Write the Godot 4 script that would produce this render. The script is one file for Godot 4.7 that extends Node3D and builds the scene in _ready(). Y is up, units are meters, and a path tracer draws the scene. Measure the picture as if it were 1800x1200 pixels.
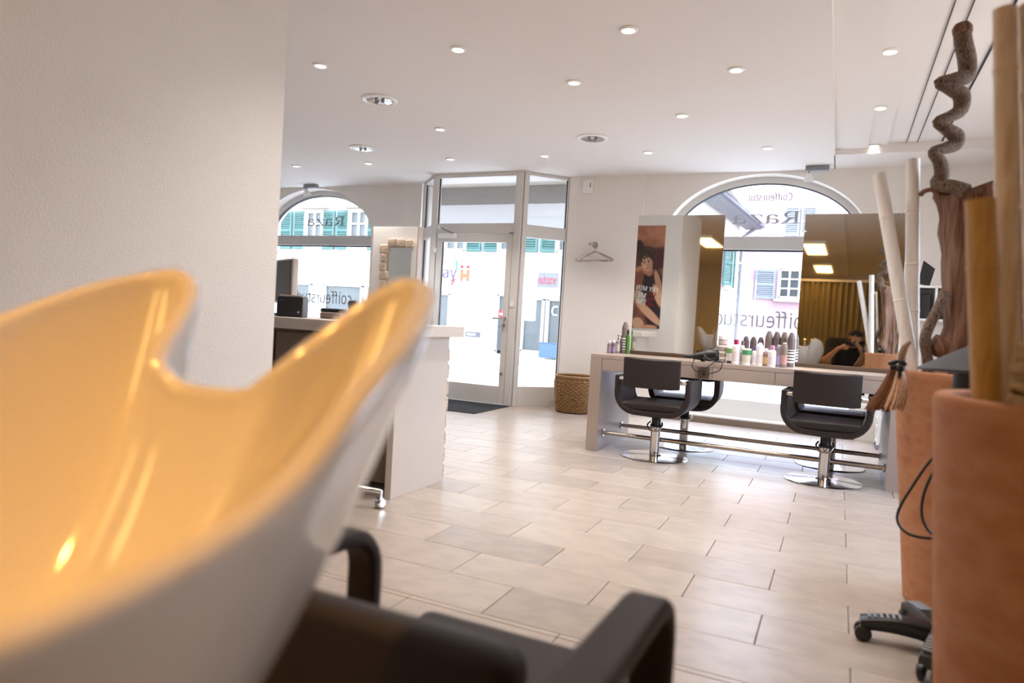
extends Node3D
# A hair salon seen past a wash basin towards its street windows.

class MB:
	var v := PackedVector3Array()
	var ix := PackedInt32Array()
	var uv := PackedVector2Array()

	func put(vs: PackedVector3Array, tri: PackedInt32Array, t := Transform3D.IDENTITY, orient := true) -> void:
		var c := Vector3.ZERO
		for p in vs:
			c += p
		c /= vs.size()
		var flip := false
		if orient:
			var vol := 0.0
			for i in range(0, tri.size(), 3):
				vol += (vs[tri[i]] - c).dot((vs[tri[i + 1]] - c).cross(vs[tri[i + 2]] - c))
			flip = vol > 0.0
		if t.basis.determinant() < 0.0:
			flip = not flip
		var base := v.size()
		for p in vs:
			v.append(t * p)
		for i in range(0, tri.size(), 3):
			ix.append(base + tri[i])
			if flip:
				ix.append(base + tri[i + 2])
				ix.append(base + tri[i + 1])
			else:
				ix.append(base + tri[i + 1])
				ix.append(base + tri[i + 2])

	func box(c: Vector3, s: Vector3, t := Transform3D.IDENTITY) -> void:
		var vs := PackedVector3Array()
		var tri := PackedInt32Array()
		var h := s * 0.5
		for ax in 3:
			for sg in [-1.0, 1.0]:
				var n := Vector3.ZERO
				n[ax] = sg
				var u := Vector3.ZERO
				u[(ax + 1) % 3] = 1.0
				var w := Vector3.ZERO
				w[(ax + 2) % 3] = sg
				var b := vs.size()
				for q in [Vector2(-1, -1), Vector2(1, -1), Vector2(1, 1), Vector2(-1, 1)]:
					vs.append(c + (n + u * q.x + w * q.y) * h)
				tri.append_array(PackedInt32Array([b, b + 1, b + 2, b, b + 2, b + 3]))
		put(vs, tri, t)

	func quad(a: Vector3, b: Vector3, c: Vector3, d: Vector3) -> void:
		put(PackedVector3Array([a, b, c, d]), PackedInt32Array([0, 1, 2, 0, 2, 3]), Transform3D.IDENTITY, false)

	# rings of equal length joined into a skin
	func grid(rings: Array, closed := true, cap0 := true, cap1 := true, t := Transform3D.IDENTITY, orient := true) -> void:
		var vs := PackedVector3Array()
		var tri := PackedInt32Array()
		var n: int = rings[0].size()
		for r in rings:
			vs.append_array(r)
		var m := n if closed else n - 1
		for i in rings.size() - 1:
			for j in m:
				var a := i * n + j
				var b := i * n + (j + 1) % n
				tri.append_array(PackedInt32Array([a, b, a + n, b, b + n, a + n]))
		for e in [[cap0, 0], [cap1, rings.size() - 1]]:
			if not e[0]:
				continue
			var r: PackedVector3Array = rings[e[1]]
			var c := Vector3.ZERO
			for p in r:
				c += p
			c /= n
			var b := vs.size()
			vs.append(c)
			vs.append_array(r)
			for j in n:
				if e[1] == 0:
					tri.append_array(PackedInt32Array([b, b + 1 + (j + 1) % n, b + 1 + j]))
				else:
					tri.append_array(PackedInt32Array([b, b + 1 + j, b + 1 + (j + 1) % n]))
		put(vs, tri, t, orient)

	# a box with rounded edges
	func rbox(c: Vector3, s: Vector3, r: float, n := 2, t := Transform3D.IDENTITY) -> void:
		r = minf(r, minf(s.x, minf(s.y, s.z)) * 0.499)
		var h := s * 0.5 - Vector3(r, r, r)
		var rings := []
		for half in [-1, 1]:
			for i in n + 1:
				var la: float = (-PI / 2 + PI / 2 * i / n) if half < 0 else (PI / 2 * i / n)
				var ring := PackedVector3Array()
				for q in 4:
					for j in n + 1:
						var lo: float = PI / 2 * q + PI / 2 * j / n
						var sx: float = 1.0 if q == 0 or q == 3 else -1.0
						var sz: float = 1.0 if q < 2 else -1.0
						ring.append(c + Vector3(sx * h.x + r * cos(la) * cos(lo), half * h.y + r * sin(la), sz * h.z + r * cos(la) * sin(lo)))
				rings.append(ring)
		grid(rings, true, true, true, t)

	# profile of (radius, height), turned round y; corners sharper than the crease are kept
	func lathe(prof: Array, segs := 24, t := Transform3D.IDENTITY, crease := 0.7) -> void:
		var runs := []
		var cur := [prof[0]]
		for i in range(1, prof.size()):
			cur.append(prof[i])
			if i + 1 < prof.size():
				var d0: Vector2 = (prof[i] - prof[i - 1]).normalized()
				var d1: Vector2 = (prof[i + 1] - prof[i]).normalized()
				if d0.dot(d1) < cos(crease):
					runs.append(cur)
					cur = [prof[i]]
		runs.append(cur)
		var vs := PackedVector3Array()
		var tri := PackedInt32Array()
		for run in runs:
			var b := vs.size()
			for p in run:
				for j in segs:
					var a := TAU * j / segs
					vs.append(Vector3(p.x * cos(a), p.y, p.x * sin(a)))
			for i in run.size() - 1:
				for j in segs:
					var q: int = b + i * segs + j
					var w: int = b + i * segs + (j + 1) % segs
					tri.append_array(PackedInt32Array([q, w, q + segs, w, w + segs, q + segs]))
		put(vs, tri, t)

	func tube(path: Array, rad, segs := 10, caps := true, t := Transform3D.IDENTITY, squash := 1.0) -> void:
		var rings := []
		var n := path.size()
		var up := Vector3.UP
		var d0: Vector3 = (path[1] - path[0]).normalized()
		if absf(d0.dot(up)) > 0.9:
			up = Vector3.RIGHT
		var side := d0.cross(up).normalized()
		for i in n:
			var d: Vector3 = (path[mini(i + 1, n - 1)] - path[maxi(i - 1, 0)]).normalized()
			side = (side - d * side.dot(d)).normalized()
			var w := d.cross(side)
			var r: float = rad[i] if rad is Array else rad
			var ring := PackedVector3Array()
			for j in segs:
				var a := TAU * j / segs
				ring.append(path[i] + side * (r * cos(a)) + w * (r * squash * sin(a)))
			rings.append(ring)
		grid(rings, true, caps, caps, t)

	# a flat outline in x and y with thickness along z, centred on z = 0
	func prism(poly: PackedVector2Array, depth: float, t := Transform3D.IDENTITY) -> void:
		var tri2 := Geometry2D.triangulate_polygon(poly)
		var vs := PackedVector3Array()
		var tri := PackedInt32Array()
		var n := poly.size()
		var ccw := not Geometry2D.is_polygon_clockwise(poly)
		for k in [-1.0, 1.0]:
			var b := vs.size()
			for p in poly:
				vs.append(Vector3(p.x, p.y, k * depth * 0.5))
			for i in range(0, tri2.size(), 3):
				var e := [b + tri2[i], b + tri2[i + 1], b + tri2[i + 2]]
				var nz: float = (vs[e[1]] - vs[e[0]]).cross(vs[e[2]] - vs[e[0]]).z
				if nz * k < 0.0:
					e = [e[0], e[2], e[1]]
				tri.append_array(PackedInt32Array(e))
		for i in n:
			var p := poly[i]
			var q := poly[(i + 1) % n]
			var b := vs.size()
			for k in [-1.0, 1.0]:
				vs.append(Vector3(p.x, p.y, k * depth * 0.5))
				vs.append(Vector3(q.x, q.y, k * depth * 0.5))
			var e := [b, b + 1, b + 3, b, b + 3, b + 2]
			if not ccw:
				e = [b, b + 3, b + 1, b, b + 2, b + 3]
			tri.append_array(PackedInt32Array(e))
		put(vs, tri, t)

	func mesh(m: Material = null) -> ArrayMesh:
		var nor := PackedVector3Array()
		nor.resize(v.size())
		for i in range(0, ix.size(), 3):
			var a := v[ix[i]]
			var f := (v[ix[i + 2]] - a).cross(v[ix[i + 1]] - a)
			nor[ix[i]] += f
			nor[ix[i + 1]] += f
			nor[ix[i + 2]] += f
		for i in nor.size():
			nor[i] = nor[i].normalized() if nor[i].length_squared() > 1e-24 else Vector3.UP
		var arr := []
		arr.resize(Mesh.ARRAY_MAX)
		arr[Mesh.ARRAY_VERTEX] = v
		arr[Mesh.ARRAY_NORMAL] = nor
		arr[Mesh.ARRAY_INDEX] = ix
		if uv.size() == v.size():
			arr[Mesh.ARRAY_TEX_UV] = uv
		var am := ArrayMesh.new()
		am.add_surface_from_arrays(Mesh.PRIMITIVE_TRIANGLES, arr)
		if m:
			am.surface_set_material(0, m)
		return am

var M := {}
var used := {}
var rng := RandomNumberGenerator.new()
const CEIL := 2.65
const WALL := -7.6
const MIRZ := -5.72

func srgb(c) -> Color:
	return Color.html(c) if c is String else c

func mat(called: String, c, rough := 0.6, metal := 0.0) -> StandardMaterial3D:
	var s := StandardMaterial3D.new()
	s.resource_name = called
	s.albedo_color = srgb(c)
	s.roughness = rough
	s.metallic = metal
	M[called] = s
	return s

func noise(freq: float, kind: int, octaves: int, size := 512, ramp: Array = [], seed_ := 1) -> NoiseTexture2D:
	var f := FastNoiseLite.new()
	f.noise_type = kind
	f.frequency = freq
	f.fractal_octaves = octaves
	f.seed = seed_
	var t := NoiseTexture2D.new()
	t.width = size
	t.height = size
	t.seamless = true
	t.noise = f
	if ramp.size():
		var g := Gradient.new()
		g.offsets = PackedFloat32Array()
		var offs := PackedFloat32Array()
		var cols := PackedColorArray()
		for r in ramp:
			offs.append(r[0])
			cols.append(srgb(r[1]))
		g.offsets = offs
		g.colors = cols
		t.color_ramp = g
	return t

func skin(s: StandardMaterial3D, tex: Texture2D, scale: Vector3, bump: Texture2D = null, cm := 0.0, world := false) -> StandardMaterial3D:
	s.uv1_triplanar = true
	s.uv1_world_triplanar = world
	s.uv1_scale = scale
	if tex:
		s.albedo_texture = tex
	if bump:
		s.heightmap_enabled = true
		s.heightmap_texture = bump
		s.heightmap_scale = cm
	return s

func glow(called: String, c, e: float) -> StandardMaterial3D:
	var s := mat(called, c, 0.5)
	s.emission_enabled = true
	s.emission = srgb(c)
	s.emission_energy_multiplier = e
	return s

func numbered(called: String) -> String:
	used[called] = used.get(called, -1) + 1
	return called if used[called] == 0 else "%s_%03d" % [called, used[called]]

func tag(o: Node3D, label: String, category: String, group := "") -> void:
	o.set_meta("label", label)
	o.set_meta("category", category)
	if group:
		o.set_meta("group", group)

func thing(called: String, label: String, category: String, at := Vector3.ZERO, turn := 0.0, group := "") -> Node3D:
	var o := Node3D.new()
	o.name = numbered(called)
	add_child(o)
	o.position = at
	o.rotation_degrees.y = turn
	tag(o, label, category, group)
	return o

func setting(called: String) -> Node3D:
	var o := Node3D.new()
	o.name = called
	add_child(o)
	o.set_meta("kind", "structure")
	return o

func part(parent: Node, called: String, b, m: String, at := Vector3.ZERO, turn := Vector3.ZERO) -> MeshInstance3D:
	var o := MeshInstance3D.new()
	o.name = called
	o.mesh = b.mesh(M[m]) if b is MB else b
	if not b is MB:
		o.material_override = M[m]
	parent.add_child(o, true)
	o.position = at
	o.rotation_degrees = turn
	return o

func one(called: String, b, m: String, label: String, category: String, at := Vector3.ZERO, turn := Vector3.ZERO, group := "") -> MeshInstance3D:
	var o := part(self, numbered(called), b, m, at, turn)
	tag(o, label, category, group)
	return o

func bx(c: Vector3, s: Vector3, r := 0.0, n := 2) -> MB:
	var b := MB.new()
	if r > 0.0:
		b.rbox(c, s, r, n)
	else:
		b.box(c, s)
	return b

# box given by its two corners
func bb(a: Vector3, c: Vector3, r := 0.0, n := 2) -> MB:
	return bx((a + c) * 0.5, (c - a).abs(), r, n)

func la(prof: Array, segs := 24) -> MB:
	var b := MB.new()
	b.lathe(prof, segs)
	return b

func tb(path: Array, rad, segs := 10) -> MB:
	var b := MB.new()
	b.tube(path, rad, segs)
	return b

func curve(pts: Array, step := 0.02) -> Array:
	var c := Curve3D.new()
	c.bake_interval = step
	for i in pts.size():
		var d: Vector3 = (pts[mini(i + 1, pts.size() - 1)] - pts[maxi(i - 1, 0)]) / 6.0
		c.add_point(pts[i], -d, d)
	return Array(c.get_baked_points())

func text(parent: Node, called: String, s: String, height: float, m: String, at: Vector3, turn := Vector3.ZERO, serif := false, deep := 0.004, width := 0.0) -> MeshInstance3D:
	var t := TextMesh.new()
	var f := SystemFont.new()
	f.font_names = PackedStringArray(["Droid Serif" if serif else "Droid Sans"])
	t.font = f
	t.text = s
	t.font_size = 32
	t.pixel_size = height / 23.0
	t.depth = deep
	t.curve_step = 2.0
	var o := part(parent, called, t, m, at, turn)
	if width > 0.0:
		o.scale.x = width / maxf(t.get_aabb().size.x, 0.01)
	return o

func _ready() -> void:
	rng.seed = 7
	# ---- camera
	var cam := Camera3D.new()
	cam.name = "camera"
	add_child(cam)
	cam.position = Vector3(0, 1, 0)
	cam.rotation_degrees = Vector3(-1.94, 25.08, 3.32)
	var att := CameraAttributesPhysical.new()
	att.frustum_focal_length = 24.48
	att.frustum_near = 0.02
	att.frustum_far = 200.0
	att.exposure_aperture = 2.2
	att.frustum_focus_distance = 5.9
	cam.attributes = att
	cam.current = true
	# ---- sky and exposure
	var sky := ProceduralSkyMaterial.new()
	sky.sky_top_color = Color(0.80, 0.88, 1.0)
	sky.sky_horizon_color = Color(0.97, 0.98, 1.0)
	sky.ground_bottom_color = Color(0.6, 0.58, 0.56)
	sky.ground_horizon_color = Color(0.7, 0.69, 0.68)
	sky.energy_multiplier = 7.5
	var e := Environment.new()
	e.background_mode = Environment.BG_SKY
	e.sky = Sky.new()
	e.sky.sky_material = sky
	e.tonemap_mode = Environment.TONE_MAPPER_LINEAR
	e.tonemap_exposure = 2.05
	e.sdfgi_enabled = true
	e.ssao_enabled = true
	e.ssil_enabled = true
	var we := WorldEnvironment.new()
	we.name = "surroundings"
	we.environment = e
	add_child(we)
	materials()
	shell()
	entrance()
	outside()
	reception()
	styling_table()
	mirrors()
	chairs()
	wash_area()
	pots()
	table_goods()
	wall_things()
	ceiling_lights()
	rear_room()
	photographer()

func materials() -> void:
	var S := FastNoiseLite.TYPE_SIMPLEX_SMOOTH
	var grain := noise(0.06, S, 4, 512)
	var fine := noise(0.18, S, 3, 512, [], 4)
	skin(mat("plaster", "efe9e2", 0.85), null, Vector3(1.6, 1.6, 1.6), grain, 0.12, true)
	skin(mat("stucco", "eee8e1", 0.9), null, Vector3(4.5, 4.5, 4.5), grain, 0.22, true)
	mat("ceiling", "ece7e3", 0.9)
	mat("frame", "d9d6d2", 0.35)
	mat("frame_grey", "c9c8c6", 0.4)
	mat("gasket", "2a2a2c", 0.6)
	var g := mat("glass", Color(1, 1, 1, 0.02), 0.02)
	g.transparency = BaseMaterial3D.TRANSPARENCY_ALPHA
	var mg := mat("mirror_glass", "f2f5f2", 0.02, 1.0)
	mg.metallic_specular = 0.5
	skin(mat("grout", "9d9188", 0.8), null, Vector3.ONE)
	var tones := ["aea196", "aa9d92", "b1a59a", "a1958b"]
	for i in 4:
		var c := srgb(tones[i])
		var t := noise(0.012, S, 5, 512, [[0.2, Color(0.93, 0.93, 0.935)], [0.5, Color(0.97, 0.97, 0.97)], [0.85, Color(1.0, 1.0, 1.0)]], 20 + i)
		skin(mat("tile_%d" % i, c, 0.3), t, Vector3(0.9, 1.0, 1.5), fine, 0.015, true)
	skin(mat("door_mat", "3a3f44", 0.95), noise(0.3, S, 2, 256, [[0.3, "5a5e62"], [0.7, "ffffff"]]), Vector3(6, 6, 6), fine, 0.3)
	mat("taupe", "a8988e", 0.38)
	mat("taupe_light", "c9c0b8", 0.45)
	mat("taupe_dark", "7a6a5c", 0.5)
	var lea := skin(mat("leather", "241917", 0.58), null, Vector3(9, 9, 9), noise(0.12, FastNoiseLite.TYPE_CELLULAR, 2, 256), 0.05)
	lea.metallic_specular = 0.5
	mat("leather_side", "2c2324", 0.35)
	mat("chrome", "d8d8d8", 0.12, 1.0)
	mat("steel", "bdb4aa", 0.25, 1.0)
	mat("black_plastic", "18181a", 0.35)
	mat("dark_grey", "3c3e42", 0.5)
	mat("mid_grey", "8b8f93", 0.5)
	mat("white", "f2f1ee", 0.35)
	mat("white_matte", "eeebe6", 0.7)
	var cer := mat("ceramic", "f3efe8", 0.12)
	cer.clearcoat_enabled = true
	cer.clearcoat = 0.6
	cer.clearcoat_roughness = 0.06
	skin(mat("terracotta", "b98563", 0.85), noise(0.01, S, 5, 512, [[0.15, "efdccf"], [0.45, "ffffff"], [0.6, "f8eee6"], [0.85, "ead3c2"]], 9), Vector3(1.2, 1.6, 1.2), fine, 0.08)
	skin(mat("bamboo_yellow", "c9a468", 0.5), noise(0.02, S, 4, 512, [[0.2, "ead8bd"], [0.5, "ffffff"], [0.8, "f4e8d0"]], 5), Vector3(3, 0.5, 3))
	skin(mat("bamboo_pale", "e6dacc", 0.6), noise(0.02, S, 4, 512, [[0.2, "e0d0c0"], [0.5, "ffffff"], [0.8, "f4e8da"]], 6), Vector3(4, 0.4, 4))
	skin(mat("bamboo_white", "ffffff", 0.45), noise(0.012, S, 4, 512, [[0.2, "ece6e5"], [0.45, "ffffff"], [0.8, "f9f6f6"]], 7), Vector3(3, 0.25, 3))
	mat("bamboo_ring", "8f7258", 0.7)
	skin(mat("driftwood", "97796a", 0.85), noise(0.012, S, 5, 512, [[0.15, "a58d7e"], [0.4, "dcc8bb"], [0.6, "ffffff"], [0.85, "b9a092"]], 8), Vector3(5, 0.35, 5), noise(0.02, S, 4, 512, [], 11), 0.4)
	skin(mat("vine", "9a8a80", 0.85), noise(0.04, S, 5, 512, [[0.2, "5c4c42"], [0.5, "ffffff"], [0.8, "9c8678"]], 12), Vector3(5, 2, 5), noise(0.05, S, 4, 512, [], 13), 0.4)
	skin(mat("raffia", "c9b089", 0.9), noise(0.06, S, 4, 512, [[0.2, "8c7350"], [0.5, "ffffff"], [0.8, "d8c19a"]], 14), Vector3(4, 12, 4), noise(0.08, S, 3, 256, [], 2), 0.4)
	skin(mat("wicker", "b08c60", 0.7), noise(0.05, S, 4, 256, [[0.2, "6d5133"], [0.5, "ffffff"], [0.8, "c9a878"]], 15), Vector3(8, 8, 8))
	skin(mat("stone", "e2d3c2", 0.9), noise(0.03, S, 5, 512, [[0.2, "b79e88"], [0.5, "ffffff"], [0.8, "e6d6c6"]], 16), Vector3(3, 3, 3), noise(0.05, S, 4, 256, [], 17), 0.6)
	skin(mat("hair_brown", "8a5f40", 0.5), noise(0.08, S, 3, 256, [[0.2, "7a5236"], [0.6, "ffffff"], [0.9, "d8a878"]], 18), Vector3(30, 2, 30))
	skin(mat("hair_blond", "d8b79c", 0.5), noise(0.08, S, 3, 256, [[0.2, "b48f74"], [0.6, "ffffff"], [0.9, "ecd2bc"]], 19), Vector3(30, 2, 30))
	mat("soffit", "a3a09d", 0.9)
	mat("soil", "7d6a58", 0.95)
	mat("facade_white", "d0cbc2", 0.9)
	mat("facade_pink", "a2858d", 0.9)
	mat("facade_trim", "a39e97", 0.9)
	mat("shutter_green", "2f5650", 0.7)
	mat("shutter_white", "74797f", 0.7)
	mat("dark_glass", "20282c", 0.1)
	mat("shop_glass", "3c4343", 0.45)
	mat("asphalt", "a09c97", 0.9)
	mat("kerb", "b5b1aa", 0.9)
	mat("gutter", "55565e", 0.6)
	mat("red", "8a1018", 0.6)
	mat("purple", "2a1240", 0.6)
	mat("orange", "b04a20", 0.6)
	mat("teal", "1f6a60", 0.6)
	mat("letter_grey", "87878b", 0.6)
	mat("letter_dark", "5f5f62", 0.6)
	mat("sign_grey", "5e5e63", 0.7)
	mat("yellow", "d9b021", 0.5)
	mat("curtain", "83714a", 0.9)
	mat("shirt", "17171a", 0.9)
	mat("trousers", "23252b", 0.9)
	mat("skin", "b3805f", 0.55)
	mat("hair_dark", "1c1513", 0.6)
	mat("wood_brown", "5a4434", 0.5)
	glow("lamp_glow", "fff0d8", 3.0)
	glow("panel_glow", "ffe2a0", 1.0)

func clip_tile(a: Rect2) -> Array:
	var out := []
	for r in [Rect2(-8.4, -7.6, 10.45, 5.55), Rect2(-1.98, -2.05, 4.03, 1.34), Rect2(-3.9, -0.71, 5.95, 7.91)]:
		var q: Rect2 = a.intersection(r)
		if q.size.x > 0.02 and q.size.y > 0.02:
			out.append(q)
	return out

func tile_into(b: MB, r: Rect2) -> void:
	var g := 0.0016
	var x0 := r.position.x + g
	var x1 := r.end.x - g
	var z0 := r.position.y + g
	var z1 := r.end.y - g
	var c := 0.002
	var low := PackedVector3Array([Vector3(x0, -0.012, z0), Vector3(x1, -0.012, z0), Vector3(x1, -0.012, z1), Vector3(x0, -0.012, z1)])
	var mid := PackedVector3Array([Vector3(x0, -c, z0), Vector3(x1, -c, z0), Vector3(x1, -c, z1), Vector3(x0, -c, z1)])
	var top := PackedVector3Array([Vector3(x0 + c, 0, z0 + c), Vector3(x1 - c, 0, z0 + c), Vector3(x1 - c, 0, z1 - c), Vector3(x0 + c, 0, z1 - c)])
	b.grid([low, mid], true, false, false)
	b.grid([mid, top], true, false, false)
	b.quad(top[0], top[1], top[2], top[3])

func shell() -> void:
	# floor: a screed slab and the tiles laid on it in half bond
	var fl := setting("floor")
	var slab := MB.new()
	slab.box(Vector3(-3.175, -0.11, -0.2), Vector3(10.85, 0.2, 15.2))
	part(fl, "screed", slab, "grout")
	var eye := Vector3(0, 1, 0)
	var look := Basis.from_euler(Vector3(deg_to_rad(-1.94), deg_to_rad(25.08), deg_to_rad(3.32))).inverse()
	var list := []
	var L := 0.564
	var D := 0.2665
	for k in range(-37, 21):
		var z1 := -2.345 - D * k
		var odd := posmod(k, 2)
		for i in range(-16, 6):
			var x0 := (-0.18 if odd == 0 else -0.466) + L * i
			for q in clip_tile(Rect2(x0, z1 - D, L, D)):
				var c: Vector2 = q.get_center()
				var p := look * (Vector3(c.x, 0, c.y) - eye)
				var score := 0.0
				if p.z < -0.5 and absf(p.x / p.z) < 0.85 and absf(p.y / p.z) < 0.6:
					score = 1.0 / absf(p.z)
				list.append([score, q])
	list.sort_custom(func(a, b): return a[0] > b[0])
	var rest := MB.new()
	for n in list.size():
		if n < 290 and list[n][0] > 0.0:
			var b := MB.new()
			tile_into(b, list[n][1])
			part(fl, "tile", b, "tile_%d" % [0, 1, 0, 2, 1, 0, 2, 3][rng.randi() % 8])
		else:
			tile_into(rest, list[n][1])
	part(fl, "further_tiles", rest, "tile_0").set_meta("kind", "stuff")
	# ceiling with the stepped field on the right
	var ce := setting("ceiling")
	var cm := MB.new()
	cm.box(Vector3(-4.27, CEIL + 0.15, -4.8), Vector3(8.26, 0.3, 5.8))
	cm.box(Vector3(-2.02, CEIL + 0.15, 2.66), Vector3(3.76, 0.3, 9.14))
	cm.box(Vector3(0.95, CEIL + 0.15, -7.35), Vector3(2.2, 0.3, 0.7))
	part(ce, "plaster_field", cm, "ceiling")
	var st := MB.new()
	st.box(Vector3(-0.01, CEIL + 0.18, 0.1), Vector3(0.27, 0.27, 14.2))
	part(ce, "first_step", st, "ceiling")
	st = MB.new()
	st.box(Vector3(0.2, CEIL + 0.19, 0.1), Vector3(0.15, 0.25, 14.2))
	part(ce, "second_step", st, "ceiling")
	st = MB.new()
	st.box(Vector3(1.16, CEIL + 0.2, 0.1), Vector3(1.78, 0.23, 14.2))
	part(ce, "third_step", st, "ceiling")
	for x in [[0.42, 0.004], [0.505, 0.004], [0.69, 0.012]]:
		part(ce, "track", bx(Vector3(x[0], CEIL + 0.083, -3.9), Vector3(x[1], 0.012, 6.2)), "gasket")
	# walls
	var wf := setting("wall_front")
	var b := MB.new()
	for w in [[-8.4, -4.95, -6.71], [-2.03, 2.05, -0.8]]:
		var cx: float = w[2]
		b.box(Vector3((w[0] + cx - 1.0) / 2, CEIL / 2, WALL - 0.175), Vector3(cx - 1.0 - w[0], CEIL, 0.35))
		b.box(Vector3((w[1] + cx + 1.0) / 2, CEIL / 2, WALL - 0.175), Vector3(w[1] - cx - 1.0, CEIL, 0.35))
		b.box(Vector3(cx, 0.0375, WALL - 0.175), Vector3(2.0, 0.075, 0.35))
		var poly := PackedVector2Array()
		for i in 41:
			var a := PI - PI * i / 40.0
			poly.append(Vector2(cx + cos(a), 1.95 + 0.68 * sin(a)))
		poly.append(Vector2(cx + 1.0, CEIL))
		poly.append(Vector2(cx - 1.0, CEIL))
		b.prism(poly, 0.35, Transform3D(Basis(), Vector3(0, 0, WALL - 0.175)))
	b.box(Vector3(-2.465, CEIL / 2, -7.735), Vector3(0.87, CEIL, 0.43))
	part(wf, "plaster", b, "plaster")
	for cx in [-6.71, -0.8]:
		part(wf, "plinth", bx(Vector3(cx, 0.034, WALL + 0.006), Vector3(2.0, 0.068, 0.012)), "taupe_dark")
	part(setting("wall_left"), "plaster", bb(Vector3(-8.6, 0, -7.95), Vector3(-8.4, CEIL, -2.05)), "plaster")
	part(setting("wall_near_left"), "stucco", bb(Vector3(-8.6, 0, -2.05), Vector3(-1.98, CEIL + 0.1, -0.71)), "stucco")
	part(setting("wall_rear_left"), "plaster", bb(Vector3(-4.1, 0, -0.71), Vector3(-3.9, CEIL, 7.4)), "plaster")
	part(setting("wall_rear"), "plaster", bb(Vector3(-4.1, 0, 7.2), Vector3(2.25, CEIL + 0.3, 7.4)), "plaster")
	var wr := MB.new()
	wr.box(Vector3(2.15, 1.475, -6.75), Vector3(0.2, 2.95, 2.4))
	wr.box(Vector3(2.15, 1.475, 2.225), Vector3(0.2, 2.95, 10.35))
	wr.box(Vector3(2.15, 0.45, -4.25), Vector3(0.2, 0.9, 2.6))
	wr.box(Vector3(2.15, 2.65, -4.25), Vector3(0.2, 0.6, 2.6))
	part(setting("wall_right"), "plaster", wr, "plaster")
	var w5 := setting("window_5")
	for z in [-5.52, -4.25, -2.98]:
		part(w5, "post", bx(Vector3(2.17, 1.625, z), Vector3(0.07, 1.45, 0.06), 0.004), "frame")
	for y in [0.93, 2.32]:
		part(w5, "rail", bx(Vector3(2.17, y, -4.25), Vector3(0.07, 0.06, 2.48), 0.004), "frame")
	for z in [-4.885, -3.615]:
		part(w5, "pane", bx(Vector3(2.18, 1.625, z), Vector3(0.008, 1.34, 1.21)), "glass")
	# the two arched windows
	var n := 1
	for cx in [-6.71, -0.8]:
		var wi := setting("window_%d" % n)
		n += 1
		var ring := PackedVector2Array()
		var inner := PackedVector2Array()
		var lun := PackedVector2Array()
		for i in 41:
			var a := PI - PI * i / 40.0
			ring.append(Vector2(cx + cos(a), 1.95 + 0.68 * sin(a)))
			inner.append(Vector2(cx + 0.935 * cos(a), 1.95 + 0.615 * sin(a)))
		ring = PackedVector2Array([Vector2(cx - 1.0, 0.075)]) + ring + PackedVector2Array([Vector2(cx + 1.0, 0.075)])
		var gk := ring.duplicate()
		inner.reverse()
		ring.append(Vector2(cx + 0.935, 0.075))
		ring.append_array(inner)
		ring.append(Vector2(cx - 0.935, 0.075))
		var fr := MB.new()
		fr.prism(ring, 0.07, Transform3D(Basis(), Vector3(0, 0, -7.8)))
		fr.box(Vector3(cx, 0.17, -7.8), Vector3(1.87, 0.19, 0.07))
		part(wi, "frame", fr, "frame")
		part(wi, "crossbar", bx(Vector3(cx, 1.93, -7.77), Vector3(1.98, 0.135, 0.14), 0.006), "frame_grey")
		part(wi, "gasket", bx(Vector3(cx, 1.856, -7.78), Vector3(1.87, 0.014, 0.05)), "gasket")
		var seal := PackedVector2Array()
		for i in 41:
			var a := PI - PI * i / 40.0
			seal.append(Vector2(cx + 0.935 * cos(a), 1.95 + 0.615 * sin(a)))
		for i in 41:
			var a := PI * i / 40.0
			seal.append(Vector2(cx + 0.927 * cos(a), 1.95 + 0.607 * sin(a)))
		var sm := MB.new()
		sm.prism(seal, 0.05, Transform3D(Basis(), Vector3(0, 0, -7.8)))
		part(wi, "seal", sm, "gasket")
		for i in 41:
			var a := PI - PI * i / 40.0
			lun.append(Vector2(cx + 0.94 * cos(a), 1.97 + 0.60 * sin(a)))
		var gm := MB.new()
		gm.prism(lun, 0.008, Transform3D(Basis(), Vector3(0, 0, -7.82)))
		part(wi, "pane", gm, "glass")
		part(wi, "pane", bx(Vector3(cx, 1.06, -7.82), Vector3(1.88, 1.6, 0.008)), "glass")
		part(wi, "sill", bb(Vector3(cx - 1.0, 0.075, WALL), Vector3(cx + 1.0, 0.083, -7.765)), "white_matte")
		# lettering on the outside of the pane, read from the street
		if n == 3:
			text(wi, "lettering", "Coiffeurstudio", 0.075, "sign_grey", Vector3(cx, 2.43, -7.832), Vector3(0, 180, 0), false, 0.002, 0.53)
			text(wi, "lettering", "Raza", 0.125, "letter_grey", Vector3(cx + 0.02, 2.21, -7.832), Vector3(0, 180, 0), true, 0.002, 0.68)
			text(wi, "lettering", "coiffeurstudio", 0.16, "letter_grey", Vector3(cx - 0.03, 1.13, -7.832), Vector3(0, 180, 0), false, 0.002, 1.14)
		else:
			text(wi, "lettering", "Raza", 0.125, "sign_grey", Vector3(cx + 0.02, 2.21, -7.832), Vector3(0, 180, 0), true, 0.002, 0.68)
			text(wi, "lettering", "coiffeurstudio", 0.16, "sign_grey", Vector3(cx - 0.03, 1.13, -7.832), Vector3(0, 180, 0), false, 0.002, 1.14)

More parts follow.
